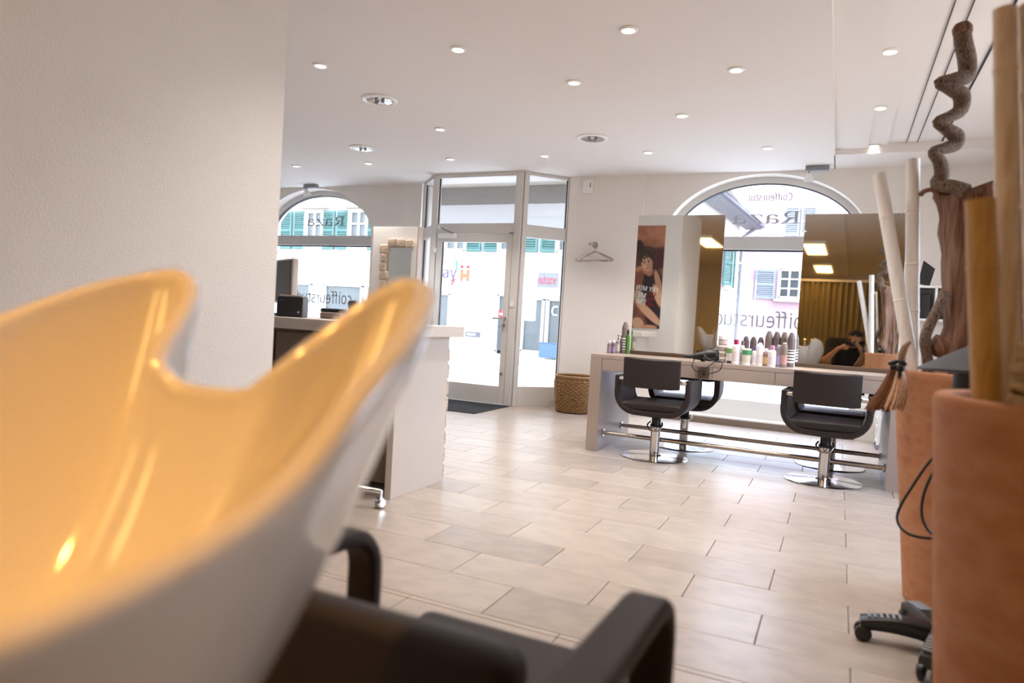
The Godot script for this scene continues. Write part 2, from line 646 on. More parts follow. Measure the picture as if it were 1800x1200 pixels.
func sidelight(called: String, at: Vector3, turn: float, length: float) -> void:
	var s := setting(called)
	s.position = at
	s.rotation_degrees.y = turn
	var p := 0.055
	part(s, "post", bb(Vector3(0, 0, -0.035), Vector3(p, CEIL, 0.035), 0.004), "frame")
	part(s, "post", bb(Vector3(length - p, 0, -0.035), Vector3(length + 0.03, CEIL, 0.035), 0.004), "frame")
	part(s, "rail", bb(Vector3(p, 1.92, -0.03), Vector3(length - p, 2.06, 0.03), 0.004), "frame")
	part(s, "rail", bb(Vector3(p, 2.615, -0.03), Vector3(length - p, CEIL, 0.03), 0.004), "frame")
	part(s, "kick_panel", bb(Vector3(p, 0, -0.03), Vector3(length - p, 0.225, 0.03), 0.004), "frame")
	part(s, "pane", bb(Vector3(p, 0.225, -0.004), Vector3(length - p, 1.92, 0.004)), "glass")
	part(s, "pane", bb(Vector3(p, 2.06, -0.004), Vector3(length - p, 2.615, 0.004)), "glass")
	for x in [p + 0.002, length - p - 0.004]:
		part(s, "gasket", bb(Vector3(x - 0.003, 0.225, -0.01), Vector3(x + 0.003, 1.92, 0.01)), "gasket")
		part(s, "gasket", bb(Vector3(x - 0.003, 2.06, -0.01), Vector3(x + 0.003, 2.615, 0.01)), "gasket")

func entrance() -> void:
	var d := setting("door_1")
	var z := -7.15
	part(d, "frame_post", bb(Vector3(-4.47, 0, z - 0.04), Vector3(-4.405, CEIL, z + 0.035), 0.004), "frame")
	part(d, "frame_post", bb(Vector3(-3.395, 0, z - 0.04), Vector3(-3.31, CEIL, z + 0.035), 0.004), "frame")
	part(d, "transom_rail", bb(Vector3(-4.405, 1.95, z - 0.04), Vector3(-3.395, 2.067, z + 0.03), 0.004), "frame")
	part(d, "head_rail", bb(Vector3(-4.405, 2.6, z - 0.04), Vector3(-3.395, CEIL, z + 0.03), 0.004), "frame")
	part(d, "transom_pane", bb(Vector3(-4.405, 2.067, z - 0.004), Vector3(-3.395, 2.6, z + 0.004)), "glass")
	part(d, "gasket", bb(Vector3(-4.404, 2.067, z - 0.012), Vector3(-4.396, 2.6, z + 0.012)), "gasket")
	var leaf := Node3D.new()
	leaf.name = "leaf"
	d.add_child(leaf)
	var lf := MB.new()
	lf.rbox(Vector3(-4.36, 0.976, z), Vector3(0.074, 1.94, 0.05), 0.004)
	lf.rbox(Vector3(-3.438, 0.976, z), Vector3(0.074, 1.94, 0.05), 0.004)
	lf.rbox(Vector3(-3.9, 1.897, z), Vector3(0.85, 0.096, 0.05), 0.004)
	lf.rbox(Vector3(-3.9, 0.108, z), Vector3(0.85, 0.204, 0.05), 0.004)
	part(leaf, "leaf_frame", lf, "frame")
	part(leaf, "pane", bb(Vector3(-4.323, 0.21, z - 0.004), Vector3(-3.475, 1.85, z + 0.004)), "glass")
	part(leaf, "gasket", bb(Vector3(-4.323, 0.21, z - 0.012), Vector3(-4.314, 1.85, z + 0.012)), "gasket")
	var h := MB.new()
	h.tube(curve([Vector3(-3.44, 0.985, z + 0.025), Vector3(-3.44, 0.985, z + 0.07), Vector3(-3.47, 0.985, z + 0.075), Vector3(-3.57, 0.985, z + 0.075)], 0.01), 0.009)
	h.lathe([Vector2(0, 0.02), Vector2(0.024, 0.02), Vector2(0.024, 0), Vector2(0, 0)], 16, Transform3D(Basis(Vector3.RIGHT, PI / 2), Vector3(-3.44, 0.985, z + 0.025)))
	part(leaf, "handle", h, "chrome")
	for y in [0.908, 0.354]:
		part(leaf, "lock", la([Vector2(0, 0.018), Vector2(0.018, 0.018), Vector2(0.022, 0.0), Vector2(0, 0)], 16), "steel", Vector3(-3.45, y, z + 0.024), Vector3(90, 0, 0))
	part(leaf, "hinge", bb(Vector3(-4.425, 1.72, z + 0.02), Vector3(-4.385, 1.78, z + 0.05), 0.008), "white")
	part(leaf, "hinge", bb(Vector3(-4.425, 0.25, z + 0.02), Vector3(-4.385, 0.31, z + 0.05), 0.008), "white")
	part(d, "strike_plate", bb(Vector3(-3.38, 1.12, z + 0.03), Vector3(-3.34, 1.18, z + 0.045), 0.004), "white")
	part(leaf, "closer", bb(Vector3(-4.36, 1.888, z + 0.025), Vector3(-4.12, 1.945, z + 0.075), 0.008), "white")
	part(d, "closer_arm", tb([Vector3(-4.16, 1.95, z + 0.05), Vector3(-4.22, 1.975, z + 0.14), Vector3(-4.345, 2.02, z + 0.04)], 0.009, 8), "mid_grey")
	part(d, "closer_bracket", bb(Vector3(-4.375, 2.0, z + 0.03), Vector3(-4.335, 2.035, z + 0.06), 0.004), "white")
	part(d, "top_contact", bb(Vector3(-3.44, 1.945, z + 0.025), Vector3(-3.38, 1.962, z + 0.05), 0.004), "mid_grey")
	sidelight("window_3", Vector3(-3.32, 0, -7.165), 47.0, 0.6)
	sidelight("window_4", Vector3(-4.46, 0, -7.165), 134.4, 0.6)
	one("door_mat", bb(Vector3(-4.75, 0.0005, -7.1), Vector3(-3.3, 0.007, -6.25), 0.003, 1), "door_mat", "charcoal entrance mat lying at the glass street door", "mat")

func shutter(parent: Node, m: String, at: Vector3, w: float, h: float, turn := 0.0) -> void:
	var f := MB.new()
	for x in [-w / 2 + 0.03, w / 2 - 0.03]:
		f.box(Vector3(x, 0, 0), Vector3(0.06, h, 0.05))
	for y in [-h / 2 + 0.04, 0.0, h / 2 - 0.04]:
		f.box(Vector3(0, y, 0), Vector3(w - 0.12, 0.08, 0.05))
	var o := part(parent, "shutter", f, m, at, Vector3(0, turn, 0))
	var s := MB.new()
	var n := int(h / 0.075)
	for i in n:
		s.box(Vector3.ZERO, Vector3(w - 0.12, 0.075, 0.012), Transform3D(Basis(Vector3.RIGHT, -0.7), Vector3(0, -h / 2 + 0.09 + (h - 0.18) * (i + 0.5) / n, 0)))
	part(o, "louvres", s, m)

func house_window(parent: Node, at: Vector3, w: float, h: float, cols: int, rows: int, glass: String, turn := 0.0) -> void:
	var root := part(parent, "window", bx(Vector3(0, 0, -0.05), Vector3(w, h, 0.02)), glass, at, Vector3(0, turn, 0))
	var f := MB.new()
	for x in [-w / 2, w / 2]:
		f.box(Vector3(x, 0, 0), Vector3(0.08, h + 0.08, 0.1))
	for y in [-h / 2, h / 2]:
		f.box(Vector3(0, y, 0), Vector3(w, 0.08, 0.1))
	for i in range(1, cols):
		f.box(Vector3(-w / 2 + w * i / cols, 0, -0.01), Vector3(0.05, h, 0.05))
	for i in range(1, rows):
		f.box(Vector3(0, -h / 2 + h * i / rows, -0.01), Vector3(w, 0.035, 0.05))
	part(root, "sash", f, "white_matte")
	part(root, "sill", bx(Vector3(0, -h / 2 - 0.09, 0.05), Vector3(w + 0.25, 0.08, 0.22)), "facade_trim")

func outside() -> void:
	var st := setting("street")
	part(st, "roadway", bb(Vector3(-45, -0.32, -60), Vector3(30, -0.12, -7.95)), "asphalt")
	part(st, "pavement", bb(Vector3(-45, -0.2, -10.3), Vector3(30, -0.03, -7.95)), "kerb")
	part(st, "pavement", bb(Vector3(-45, -0.2, -17.4), Vector3(30, -0.03, -15.4)), "kerb")
	part(st, "kerb_stone", bb(Vector3(-45, -0.2, -10.45), Vector3(30, -0.025, -10.3)), "facade_trim")
	# soffit over the porch, outside the street door
	var so := setting("porch_ceiling")
	var sl := MB.new()
	sl.prism(PackedVector2Array([Vector2(-5.25, 7.96), Vector2(-2.55, 7.96), Vector2(-2.9, 10.8), Vector2(-7.25, 10.8)]), 0.6, Transform3D(Basis(Vector3.RIGHT, -PI / 2), Vector3(0, 2.73, 0)))
	part(so, "slab", sl, "soffit")
	# the salon's own facade above the windows
	part(setting("wall_outer"), "plaster", bb(Vector3(-12, 2.66, -8.05), Vector3(6, 7.0, -7.72)), "facade_white")
	# white house across the street
	var a := thing("apartment_building", "white house with green shutters and shop across the street", "building", Vector3(0, 0, 0))
	var poly := PackedVector2Array([Vector2(-40, 17.3), Vector2(-3.5, 17.3), Vector2(-3.1, 23.4), Vector2(-40, 23.4)])
	var w := MB.new()
	w.prism(poly, 4.55, Transform3D(Basis(Vector3.RIGHT, -PI / 2), Vector3(0, 2.15, 0)))
	part(a, "wall", w, "facade_white")
	part(a, "cornice", bx(Vector3(-21.7, 2.74, -17.24), Vector3(36.4, 0.07, 0.16)), "facade_trim")
	for k in range(-3, 7):
		var x := -16.0 + 1.72 * k
		house_window(a, Vector3(x + 0.83, 3.4, -17.24), 0.66, 1.16, 2, 3, "shop_glass")
		shutter(a, "shutter_green", Vector3(x + 0.25, 3.4, -17.22), 0.48, 1.2)
		shutter(a, "shutter_green", Vector3(x + 1.41, 3.4, -17.22), 0.48, 1.2)
		part(a, "lintel", bx(Vector3(x + 0.83, 4.12, -17.2), Vector3(1.15, 0.1, 0.24)), "facade_trim")
	var ev := MB.new()
	var dir := Vector3(0.43, 0, -6.6).normalized()
	var bs := Basis(dir.cross(Vector3.UP), Vector3.UP, -dir)
	ev.box(Vector3(0, 0, 0), Vector3(0.5, 0.1, 6.7), Transform3D(bs, Vector3(-2.92, 4.3, -20.1)))
	ev.box(Vector3(0, 0, 0), Vector3(0.14, 0.12, 6.7), Transform3D(bs, Vector3(-2.64, 4.36, -20.1)))
	part(a, "eave", ev, "gutter")
	part(a, "downpipe", tb([Vector3(-2.55, 4.3, -23.2), Vector3(-3.0, 4.0, -23.3), Vector3(-3.0, -0.03, -23.3)], 0.06, 8), "gutter")
	var rf := MB.new()
	rf.prism(PackedVector2Array([Vector2(-40, 4.4), Vector2(-2.6, 4.4), Vector2(-6, 6.4), Vector2(-40, 6.4)]), 6.4, Transform3D(Basis(), Vector3(0, 0, -20.3)))
	part(a, "roof", rf, "facade_trim")
	# windows on the side that faces the lane
	for q in [[-3.16, -21.6, 2.95], [-3.32, -19.3, 2.95]]:
		house_window(a, Vector3(q[0], q[2], q[1]), 0.8, 1.25, 2, 3, "shop_glass", 86.3)
		shutter(a, "shutter_green", Vector3(q[0] + 0.12, q[2], q[1] + 0.66), 0.5, 1.3, 70.0)
		shutter(a, "shutter_green", Vector3(q[0] + 0.12, q[2], q[1] - 0.66), 0.5, 1.3, 100.0)
	# ground floor shops
	for q in [[-7.78, -7.2, 0.12, 1.55], [-7.06, -5.5, 0.12, 1.55], [-10.55, -10.1, 0.1, 1.58], [-8.55, -8.0, 0.05, 1.62], [-14.6, -13.2, 0.2, 1.7], [-16.6, -15.2, 0.2, 1.7], [-13.0, -11.4, 0.2, 1.7]]:
		var o := part(a, "shop_window", bb(Vector3(q[0], q[2], -17.29), Vector3(q[1], q[3], -17.26)), "shop_glass")
		var f := MB.new()
		for x in [q[0], q[1]]:
			f.box(Vector3(x, (q[2] + q[3]) / 2, -17.25), Vector3(0.07, q[3] - q[2], 0.1))
		for y in [q[2], q[3]]:
			f.box(Vector3((q[0] + q[1]) / 2, y, -17.25), Vector3(q[1] - q[0] + 0.07, 0.07, 0.1))
		part(o, "frame", f, "facade_trim")
	part(a, "doorway", bb(Vector3(-8.5, 0, -17.25), Vector3(-8.08, 0.98, -17.2)), "gasket")
	text(a, "lettering", "Ch", 0.24, "white", Vector3(-6.76, 1.24, -17.2))
	text(a, "lettering", "R", 0.16, "white", Vector3(-6.6, 0.98, -17.2))
	var sg := one("shop_sign", bb(Vector3(-7.56, 1.87, -17.24), Vector3(-6.82, 2.26, -17.18), 0.005), "sign_grey", "pale grey shop sign with red lettering across the street", "sign")
	text(sg, "lettering", "couture", 0.2, "red", Vector3(-7.2, 2.05, -17.175), Vector3.ZERO, true, 0.004, 0.68)
	sg = one("door_sticker", bb(Vector3(-8.49, 1.0, -17.19), Vector3(-8.3, 1.19, -17.17), 0.003), "red", "small red notice on the dark shop doorway across the street", "sign")
	part(sg, "white_bar", bb(Vector3(-8.46, 1.07, -17.17), Vector3(-8.33, 1.11, -17.166)), "white")
	sg = one("wall_plate", bb(Vector3(-9.52, 0.4, -17.24), Vector3(-9.06, 0.55, -17.2), 0.003), "dark_grey", "small dark plate low on the white house wall", "sign")
	part(sg, "white_bar", bb(Vector3(-9.46, 0.45, -17.2), Vector3(-9.2, 0.5, -17.196)), "white")
	var ws := thing("travel_sign", "purple lettering with coloured strokes on the white house wall", "sign", Vector3(0, 0, 0))
	text(ws, "lettering", "way", 0.32, "purple", Vector3(-10.32, 2.18, -17.23), Vector3.ZERO, false, 0.02)
	part(ws, "stroke", bx(Vector3.ZERO, Vector3(0.06, 0.28, 0.03), 0.01), "teal", Vector3(-9.93, 2.4, -17.23), Vector3(0, 0, 10))
	part(ws, "stroke", bx(Vector3.ZERO, Vector3(0.05, 0.22, 0.03), 0.01), "red", Vector3(-10.02, 1.92, -17.23), Vector3(0, 0, -30))
	var hs := thing("figure_sign", "orange H shaped sign on the white house wall", "sign", Vector3(-9.66, 2.12, -17.23))
	for x in [-0.1, 0.1]:
		part(hs, "stroke", bx(Vector3(x, 0, 0), Vector3(0.09, 0.34, 0.03), 0.01), "orange")
		part(hs, "dot", la([Vector2(0, 0.015), Vector2(0.05, 0.015), Vector2(0.05, -0.015), Vector2(0, -0.015)], 12), "red", Vector3(x, 0.24, 0), Vector3(90, 0, 0))
	part(hs, "crossbar", bx(Vector3(0, 0, 0), Vector3(0.2, 0.09, 0.028), 0.01), "orange")
	crate()
	# pink house
	var p := thing("pink_house", "pale pink house with white shuttered windows beyond the lane", "building", Vector3(0, 0, 0))
	part(p, "wall", bb(Vector3(-3.0, -0.12, -27), Vector3(9, 5.6, -24)), "facade_pink")
	part(p, "upper_wall", bb(Vector3(-3.0, 5.6, -27), Vector3(9, 7.5, -24.02)), "facade_white")
	house_window(p, Vector3(-1.25, 2.6, -23.94), 1.2, 0.9, 4, 3, "dark_glass")
	shutter(p, "shutter_white", Vector3(-2.28, 2.57, -23.95), 0.62, 0.95)
	shutter(p, "shutter_white", Vector3(-0.3, 2.57, -23.95), 0.62, 0.95)
	for x in [-1.6, -1.1]:
		shutter(p, "shutter_white", Vector3(x, 4.6, -23.95), 0.46, 0.95)

func crate() -> void:
	mat("crate_blue", "2b4a5e", 0.4)
	var c := thing("blue_crate", "dark blue crate standing before the shop window across the street", "crate", Vector3(-6.72, -0.03, -17.0))
	var f := MB.new()
	f.rbox(Vector3(0, 0.06, 0), Vector3(0.75, 0.05, 0.3), 0.01)
	for z in [-0.14, 0.14]:
		f.rbox(Vector3(0, 0.25, z), Vector3(0.75, 0.36, 0.025), 0.008)
	for x in [-0.365, 0.365]:
		f.rbox(Vector3(x, 0.25, 0), Vector3(0.025, 0.36, 0.3), 0.008)
	part(c, "box", f, "crate_blue")
	part(c, "rim", bx(Vector3(0, 0.43, 0.14), Vector3(0.79, 0.03, 0.05), 0.008), "crate_blue")

func reception() -> void:
	var c := thing("reception_counter", "taupe reception counter with rough stone front and overhanging top", "counter", Vector3.ZERO)
	part(c, "worktop", bb(Vector3(-5.6, 0.868, -3.64), Vector3(-2.02, 0.93, -2.98), 0.003), "taupe_light")
	part(c, "end_panel", bb(Vector3(-2.13, 0.0, -3.59), Vector3(-2.09, 0.868, -3.06), 0.002), "taupe_light")
	part(c, "carcass", bb(Vector3(-5.5, 0.04, -3.58), Vector3(-2.13, 0.868, -3.2)), "taupe_dark")
	for i in 4:
		var x := -2.75 - 0.62 * i
		var dr := part(c, "drawer", bb(Vector3(x - 0.3, 0.62, -3.2), Vector3(x + 0.3, 0.84, -3.18), 0.003), "taupe_dark")
		part(dr, "knob", la([Vector2(0, 0.03), Vector2(0.014, 0.028), Vector2(0.016, 0.018), Vector2(0.007, 0.01), Vector2(0.007, 0), Vector2(0, 0)], 14), "steel", Vector3(x, 0.73, -3.18), Vector3(90, 0, 0))
		part(c, "cupboard_door", bb(Vector3(x - 0.3, 0.08, -3.2), Vector3(x + 0.3, 0.61, -3.18), 0.003), "taupe_dark")
	# rough stones on the street side, their ends show beyond the end panel
	for row in 8:
		var y := 0.06 + row * 0.1
		var x := -2.09
		while x > -5.4:
			var w := rng.randf_range(0.16, 0.32)
			var d := rng.randf_range(0.025, 0.042)
			var st := MB.new()
			st.rbox(Vector3(x - w / 2, y + 0.0, -3.59 - d / 2), Vector3(w - 0.008, 0.094, d), 0.016, 2)
			part(c, "stone", st, "stone")
			x -= w
	# things on the counter
	var m := thing("computer_monitor", "flat computer monitor seen edge on at the reception", "monitor", Vector3(-3.13, 0.93, -3.3), -28.0)
	part(m, "foot", bx(Vector3(0, 0.008, 0), Vector3(0.22, 0.016, 0.17), 0.006), "mid_grey")
	part(m, "neck", bx(Vector3(0, 0.06, -0.03), Vector3(0.06, 0.12, 0.02), 0.006), "mid_grey")
	var ca := part(m, "casing", bx(Vector3(0, 0.215, -0.005), Vector3(0.4, 0.27, 0.04), 0.01), "taupe_light")
	part(ca, "screen", bx(Vector3(0, 0.215, 0.016), Vector3(0.375, 0.245, 0.003)), "black_plastic")
	var pr := thing("receipt_printer", "black box shaped receipt printer on the reception counter", "printer", Vector3(-2.95, 0.93, -3.2), 30.0)
	part(pr, "body", bx(Vector3(0, 0.06, 0), Vector3(0.15, 0.12, 0.15), 0.008), "black_plastic")
	part(pr, "lid", bx(Vector3(0, 0.123, -0.01), Vector3(0.13, 0.012, 0.13), 0.004), "taupe")
	part(pr, "side_label", bx(Vector3(-0.045, 0.098, 0.0755), Vector3(0.03, 0.004, 0.002)), "sign_grey")
	part(pr, "button", la([Vector2(0, 0.004), Vector2(0.007, 0.004), Vector2(0.007, 0), Vector2(0, 0)], 10), "mid_grey", Vector3(0.05, 0.03, 0.075), Vector3(90, 0, 0))
	var ph := thing("telephone", "small dark desk telephone behind the basin on the counter", "telephone", Vector3(-2.78, 0.93, -3.36), 20.0)
	part(ph, "base", bx(Vector3(0, 0.02, 0), Vector3(0.13, 0.04, 0.1), 0.01), "taupe_dark")
	part(ph, "handset", bx(Vector3(0, 0.05, -0.01), Vector3(0.16, 0.028, 0.04), 0.012), "black_plastic")
	one("cable", tb(curve([Vector3(-3.2, 0.94, -3.18), Vector3(-3.14, 0.955, -3.15), Vector3(-3.1, 0.938, -3.18), Vector3(-3.08, 0.94, -3.26)], 0.01), 0.005, 8), "black_plastic", "short black cable lying beside the receipt printer", "cable")
	one("card_terminal", bx(Vector3.ZERO, Vector3(0.05, 0.12, 0.03), 0.008), "dark_grey", "dark upright card reader standing on the reception counter", "card reader", Vector3(-2.68, 0.99, -3.42), Vector3(-14, 20, 8))
	# white stand with the stone framed mirror
	var s := thing("mirror_stand", "white display board with a stone framed mirror beside the entrance", "mirror", Vector3(-4.64, 0, -6.62), 0.0)
	part(s, "board", bb(Vector3(-0.31, 0, -0.09), Vector3(0.3, 1.957, 0.0), 0.004), "white_matte")
	part(s, "side_edge", bb(Vector3(0.3, 0, -0.09), Vector3(0.312, 1.957, -0.002)), "taupe")
	part(s, "mirror", bb(Vector3(-0.06, 0.9, 0.002), Vector3(0.24, 1.72, 0.012)), "mirror_glass")
	for i in 9:
		var y := 0.9 + i * 0.1
		part(s, "stone", bx(Vector3(-0.125 + rng.randf_range(-0.008, 0.008), y, 0.02), Vector3(0.115 + rng.randf_range(-0.03, 0.02), 0.106, 0.04), 0.019), "stone")
	for i in 3:
		part(s, "stone", bx(Vector3(-0.02 + i * 0.12, 1.77 + rng.randf_range(-0.008, 0.008), 0.02), Vector3(0.116, 0.095 + rng.randf_range(-0.015, 0.015), 0.04), 0.018), "stone")
	# rolling stool by the counter
	var k := thing("rolling_stool", "rolling stool with chrome star base beside the counter end", "stool", Vector3(-2.27, 0, -2.76))
	for i in 5:
		var an := TAU * i / 5.0 + 0.56
		var d := Vector3(cos(an), 0, -sin(an))
		part(k, "leg", tb([Vector3(0, 0.12, 0), d * 0.14 + Vector3(0, 0.105, 0), d * 0.27 + Vector3(0, 0.085, 0)], [0.02, 0.016, 0.013], 10), "chrome")
		var cw := part(k, "caster", la([Vector2(0, 0.02), Vector2(0.02, 0.02), Vector2(0.028, 0.012), Vector2(0.028, -0.012), Vector2(0.02, -0.02), Vector2(0, -0.02)], 18), "chrome", d * 0.27 + Vector3(0, 0.029, 0), Vector3(90, rad_to_deg(an) + 40, 0))
		part(cw, "stem", bx(Vector3(0, 0, -0.04), Vector3(0.016, 0.016, 0.05), 0.004), "chrome")
	part(k, "column", la([Vector2(0, 0.1), Vector2(0.03, 0.1), Vector2(0.03, 0.28), Vector2(0.018, 0.28), Vector2(0.018, 0.46), Vector2(0, 0.46)], 16), "chrome")
	part(k, "seat", la([Vector2(0, 0.455), Vector2(0.15, 0.455), Vector2(0.165, 0.475), Vector2(0.165, 0.5), Vector2(0.15, 0.52), Vector2(0, 0.525)], 28), "leather")

func styling_table() -> void:
	var t := thing("styling_table", "long taupe styling table with slab legs and two foot rails", "table", Vector3.ZERO)
	var x0 := -1.745
	var x1 := 0.43
	var z0 := -5.2
	var z1 := -6.1
	part(t, "tabletop", bb(Vector3(x0, 0.725, z1), Vector3(x1, 0.757, z0), 0.002), "taupe")
	var ap := MB.new()
	ap.box(Vector3((x0 + x1) / 2, 0.68, z1 + 0.01), Vector3(x1 - x0 - 0.19, 0.09, 0.02))
	ap.box(Vector3((x0 + x1) / 2, 0.638, (z0 + z1) / 2), Vector3(x1 - x0 - 0.19, 0.012, z0 - z1 - 0.02))
	part(t, "underside", ap, "taupe")
	# fronts of the drawers, each with its own joint
	var xs := [x0 + 0.093, -1.42, -0.93, -0.815, -0.385, 0.0, x1 - 0.093]
	for i in xs.size() - 1:
		part(t, "drawer_front", bb(Vector3(xs[i] + 0.0015, 0.634, z0 - 0.02), Vector3(xs[i + 1] - 0.0015, 0.7225, z0), 0.001, 1), "taupe")
	part(t, "leg", bb(Vector3(x0, 0, z1), Vector3(x0 + 0.09, 0.725, z0), 0.002), "taupe")
	part(t, "leg", bb(Vector3(x1 - 0.09, 0, z1), Vector3(x1, 0.725, z0), 0.002), "taupe")
	for z in [-5.335, -5.855]:
		var r := part(t, "foot_rail", tb([Vector3(x0 + 0.09, 0.131, z), Vector3(x1 - 0.09, 0.131, z)], 0.0165, 18), "steel")
		for x in [x0 + 0.096, x1 - 0.096]:
			part(r, "flange", la([Vector2(0, 0.006), Vector2(0.03, 0.006), Vector2(0.03, -0.006), Vector2(0, -0.006)], 18), "chrome", Vector3(x, 0.131, z), Vector3(0, 0, 90))
	var so := thing("power_socket", "dark socket box on the styling table front with a plug in it", "socket", Vector3(-0.875, 0.683, -5.2))
	part(so, "plate", bx(Vector3(0, 0, 0.008), Vector3(0.085, 0.085, 0.016), 0.004), "wood_brown")
	part(so, "plug", la([Vector2(0, 0.03), Vector2(0.012, 0.028), Vector2(0.017, 0.01), Vector2(0.017, 0), Vector2(0, 0)], 14), "black_plastic", Vector3(0.006, 0.0, 0.016), Vector3(90, 0, 0))

func mirrors() -> void:
	for q in [[-1.575, -0.875, "left styling mirror reflecting a poster and a white wall", 0.0, 0.0], [-0.29, 0.39, "right styling mirror reflecting the photographer and a curtain", -0.6, -0.43]]:
		var m := thing("styling_mirror", q[2], "mirror", Vector3((q[0] + q[1]) / 2, 0.757, MIRZ), q[3], "frameless mirrors standing on the styling table")
		m.rotation_degrees.x = q[4]
		var w: float = q[1] - q[0]
		part(m, "panel", bb(Vector3(-w / 2, 0.03, -0.012), Vector3(w / 2, 1.155, 0.0)), "dark_grey")
		part(m, "glass", bb(Vector3(-w / 2, 0.03, 0.0), Vector3(w / 2, 1.155, 0.004)), "mirror_glass")
		part(m, "rear_glass", bb(Vector3(-w / 2, 0.03, -0.016), Vector3(w / 2, 1.155, -0.012)), "mirror_glass")
		part(m, "base_strip", bb(Vector3(-w / 2, 0.001, -0.04), Vector3(w / 2, 0.03, 0.03), 0.003), "wood_brown")

func u_path(hw: float, top: float, low: float, r: float) -> Array:
	# half outline of a U in x and y, from the left arm tip round to the right one
	var pts := [Vector2(-hw, top), Vector2(-hw, low + r + 0.04)]
	for i in 9:
		var a := PI + PI / 2 * i / 8.0
		pts.append(Vector2(-hw + r + r * cos(a), low + r + r * sin(a)))
	pts.append(Vector2(0, low - 0.004))
	var n := pts.size()
	for i in range(n - 2, -1, -1):
		pts.append(Vector2(-pts[i].x, pts[i].y))
	return pts

func make_chair() -> Node3D:
	var c := thing("styling_chair", "x", "chair", Vector3.ZERO, 0.0, "dark leather salon chairs at the styling table")
	part(c, "base_disc", la([Vector2(0, 0.001), Vector2(0.25, 0.001), Vector2(0.252, 0.006), Vector2(0.24, 0.012), Vector2(0.06, 0.02), Vector2(0.05, 0.028), Vector2(0, 0.028)], 48), "chrome")
	part(c, "column", la([Vector2(0, 0.02), Vector2(0.036, 0.02), Vector2(0.036, 0.235), Vector2(0, 0.235)], 24), "chrome")
	part(c, "pump_sleeve", la([Vector2(0, 0.235), Vector2(0.042, 0.235), Vector2(0.044, 0.25), Vector2(0.034, 0.262), Vector2(0.034, 0.335), Vector2(0, 0.335)], 24), "black_plastic")
	var pd := MB.new()
	pd.tube(curve([Vector3(-0.045, 0.27, 0.0), Vector3(-0.055, 0.25, 0.045), Vector3(-0.03, 0.215, 0.075), Vector3(0.03, 0.215, 0.075), Vector3(0.055, 0.25, 0.045), Vector3(0.045, 0.27, 0.0)], 0.012), 0.006, 8)
	part(c, "pump_pedal", pd, "steel")
	# one bent band makes the arms and the underside
	var path := u_path(0.262, 0.618, 0.355, 0.14)
	var rings := []
	for i in path.size():
		var p: Vector2 = path[i]
		var d: Vector2 = (path[mini(i + 1, path.size() - 1)] - path[maxi(i - 1, 0)]).normalized()
		var nn := Vector2(-d.y, d.x)
		var ring := PackedVector3Array()
		var th := 0.021
		var zf := -0.25
		var zb := 0.215
		for q in [[-1, zf + 0.01], [-0.6, zf], [0.6, zf], [1, zf + 0.01], [1, zb - 0.01], [0.6, zb], [-0.6, zb], [-1, zb - 0.01]]:
			ring.append(Vector3(p.x + nn.x * th * q[0], p.y + nn.y * th * q[0], q[1]))
		rings.append(ring)
	var bd := MB.new()
	bd.grid(rings, true, true, true)
	part(c, "arm_band", bd, "leather")
	part(c, "seat", bx(Vector3(0, 0.4, -0.02), Vector3(0.46, 0.06, 0.46), 0.022, 3), "leather")
	# the padded back hangs on a steel rod between the arms
	var bk := MB.new()
	var rr := []
	for i in 9:
		var x := -0.205 + 0.41 * i / 8.0
		var bow := 0.025 * (1.0 - pow(x / 0.205, 2.0))
		var ring := PackedVector3Array()
		var e := 0.85 if i == 0 or i == 8 else 1.0
		for q in [[0.0, -0.025], [-0.012, -0.012], [-0.012, 0.012], [0.0, 0.025]]:
			ring.append(Vector3(x, 0.555 + q[0] * e + (1 - e) * 0.03, 0.235 + bow + q[1] * e))
		for q in [[0.0, 0.025], [0.014, 0.012], [0.014, -0.012], [0.0, -0.025]]:
			ring.append(Vector3(x, 0.755 + q[0] * e - (1 - e) * 0.03 - 0.01 * (1.0 - pow(x / 0.205, 2.0)), 0.25 + bow + q[1] * e))
		rr.append(ring)
	bk.grid(rr)
	part(c, "backrest", bk, "leather")
	part(c, "back_rod", tb([Vector3(-0.262, 0.598, 0.2), Vector3(0.262, 0.598, 0.2)], 0.0145, 12), "chrome")
	for x in [-0.2, 0.2]:
		part(c, "back_bracket", bx(Vector3(x, 0.6, 0.215), Vector3(0.03, 0.03, 0.04), 0.005), "chrome")
	return c

func chairs() -> void:
	var c := make_chair()
	var spots := [[-1.215, -5.27, 0.0, "brown leather salon chair at the left end of the styling table"], [-0.035, -5.25, -3.0, "brown leather salon chair in front of the right styling mirror"],
		[-1.13, -5.94, 184.0, "salon chair on the window side behind the left chair"], [0.0, -5.93, 178.0, "salon chair on the window side behind the right chair"]]
	for i in 4:
		var q: Array = spots[i]
		var o := c
		if i > 0:
			o = c.duplicate()
			o.name = numbered("styling_chair")
			add_child(o)
		o.position = Vector3(q[0], 0, q[1])
		o.rotation_degrees.y = q[2]
		o.set_meta("label", q[3])

const RIM := [[0.0, 0.2, 0.902, 0], [0.045, 0.2, 0.906, 8], [0.08, 0.203, 0.934, 15], [0.1, 0.243, 0.968, 20], [0.122, 0.283, 1.003, 25], [0.152, 0.298, 1.023, 31], [0.186, 0.285, 1.019, 38], [0.214, 0.232, 1.0, 48],
	[0.234, 0.165, 0.97, 60], [0.241, 0.09, 0.93, 75], [0.243, 0.02, 0.883, 90], [0.24, -0.06, 0.857, 108], [0.222, -0.15, 0.843, 128], [0.17, -0.24, 0.836, 150], [0.09, -0.29, 0.834, 168], [0.0, -0.305, 0.834, 180]]

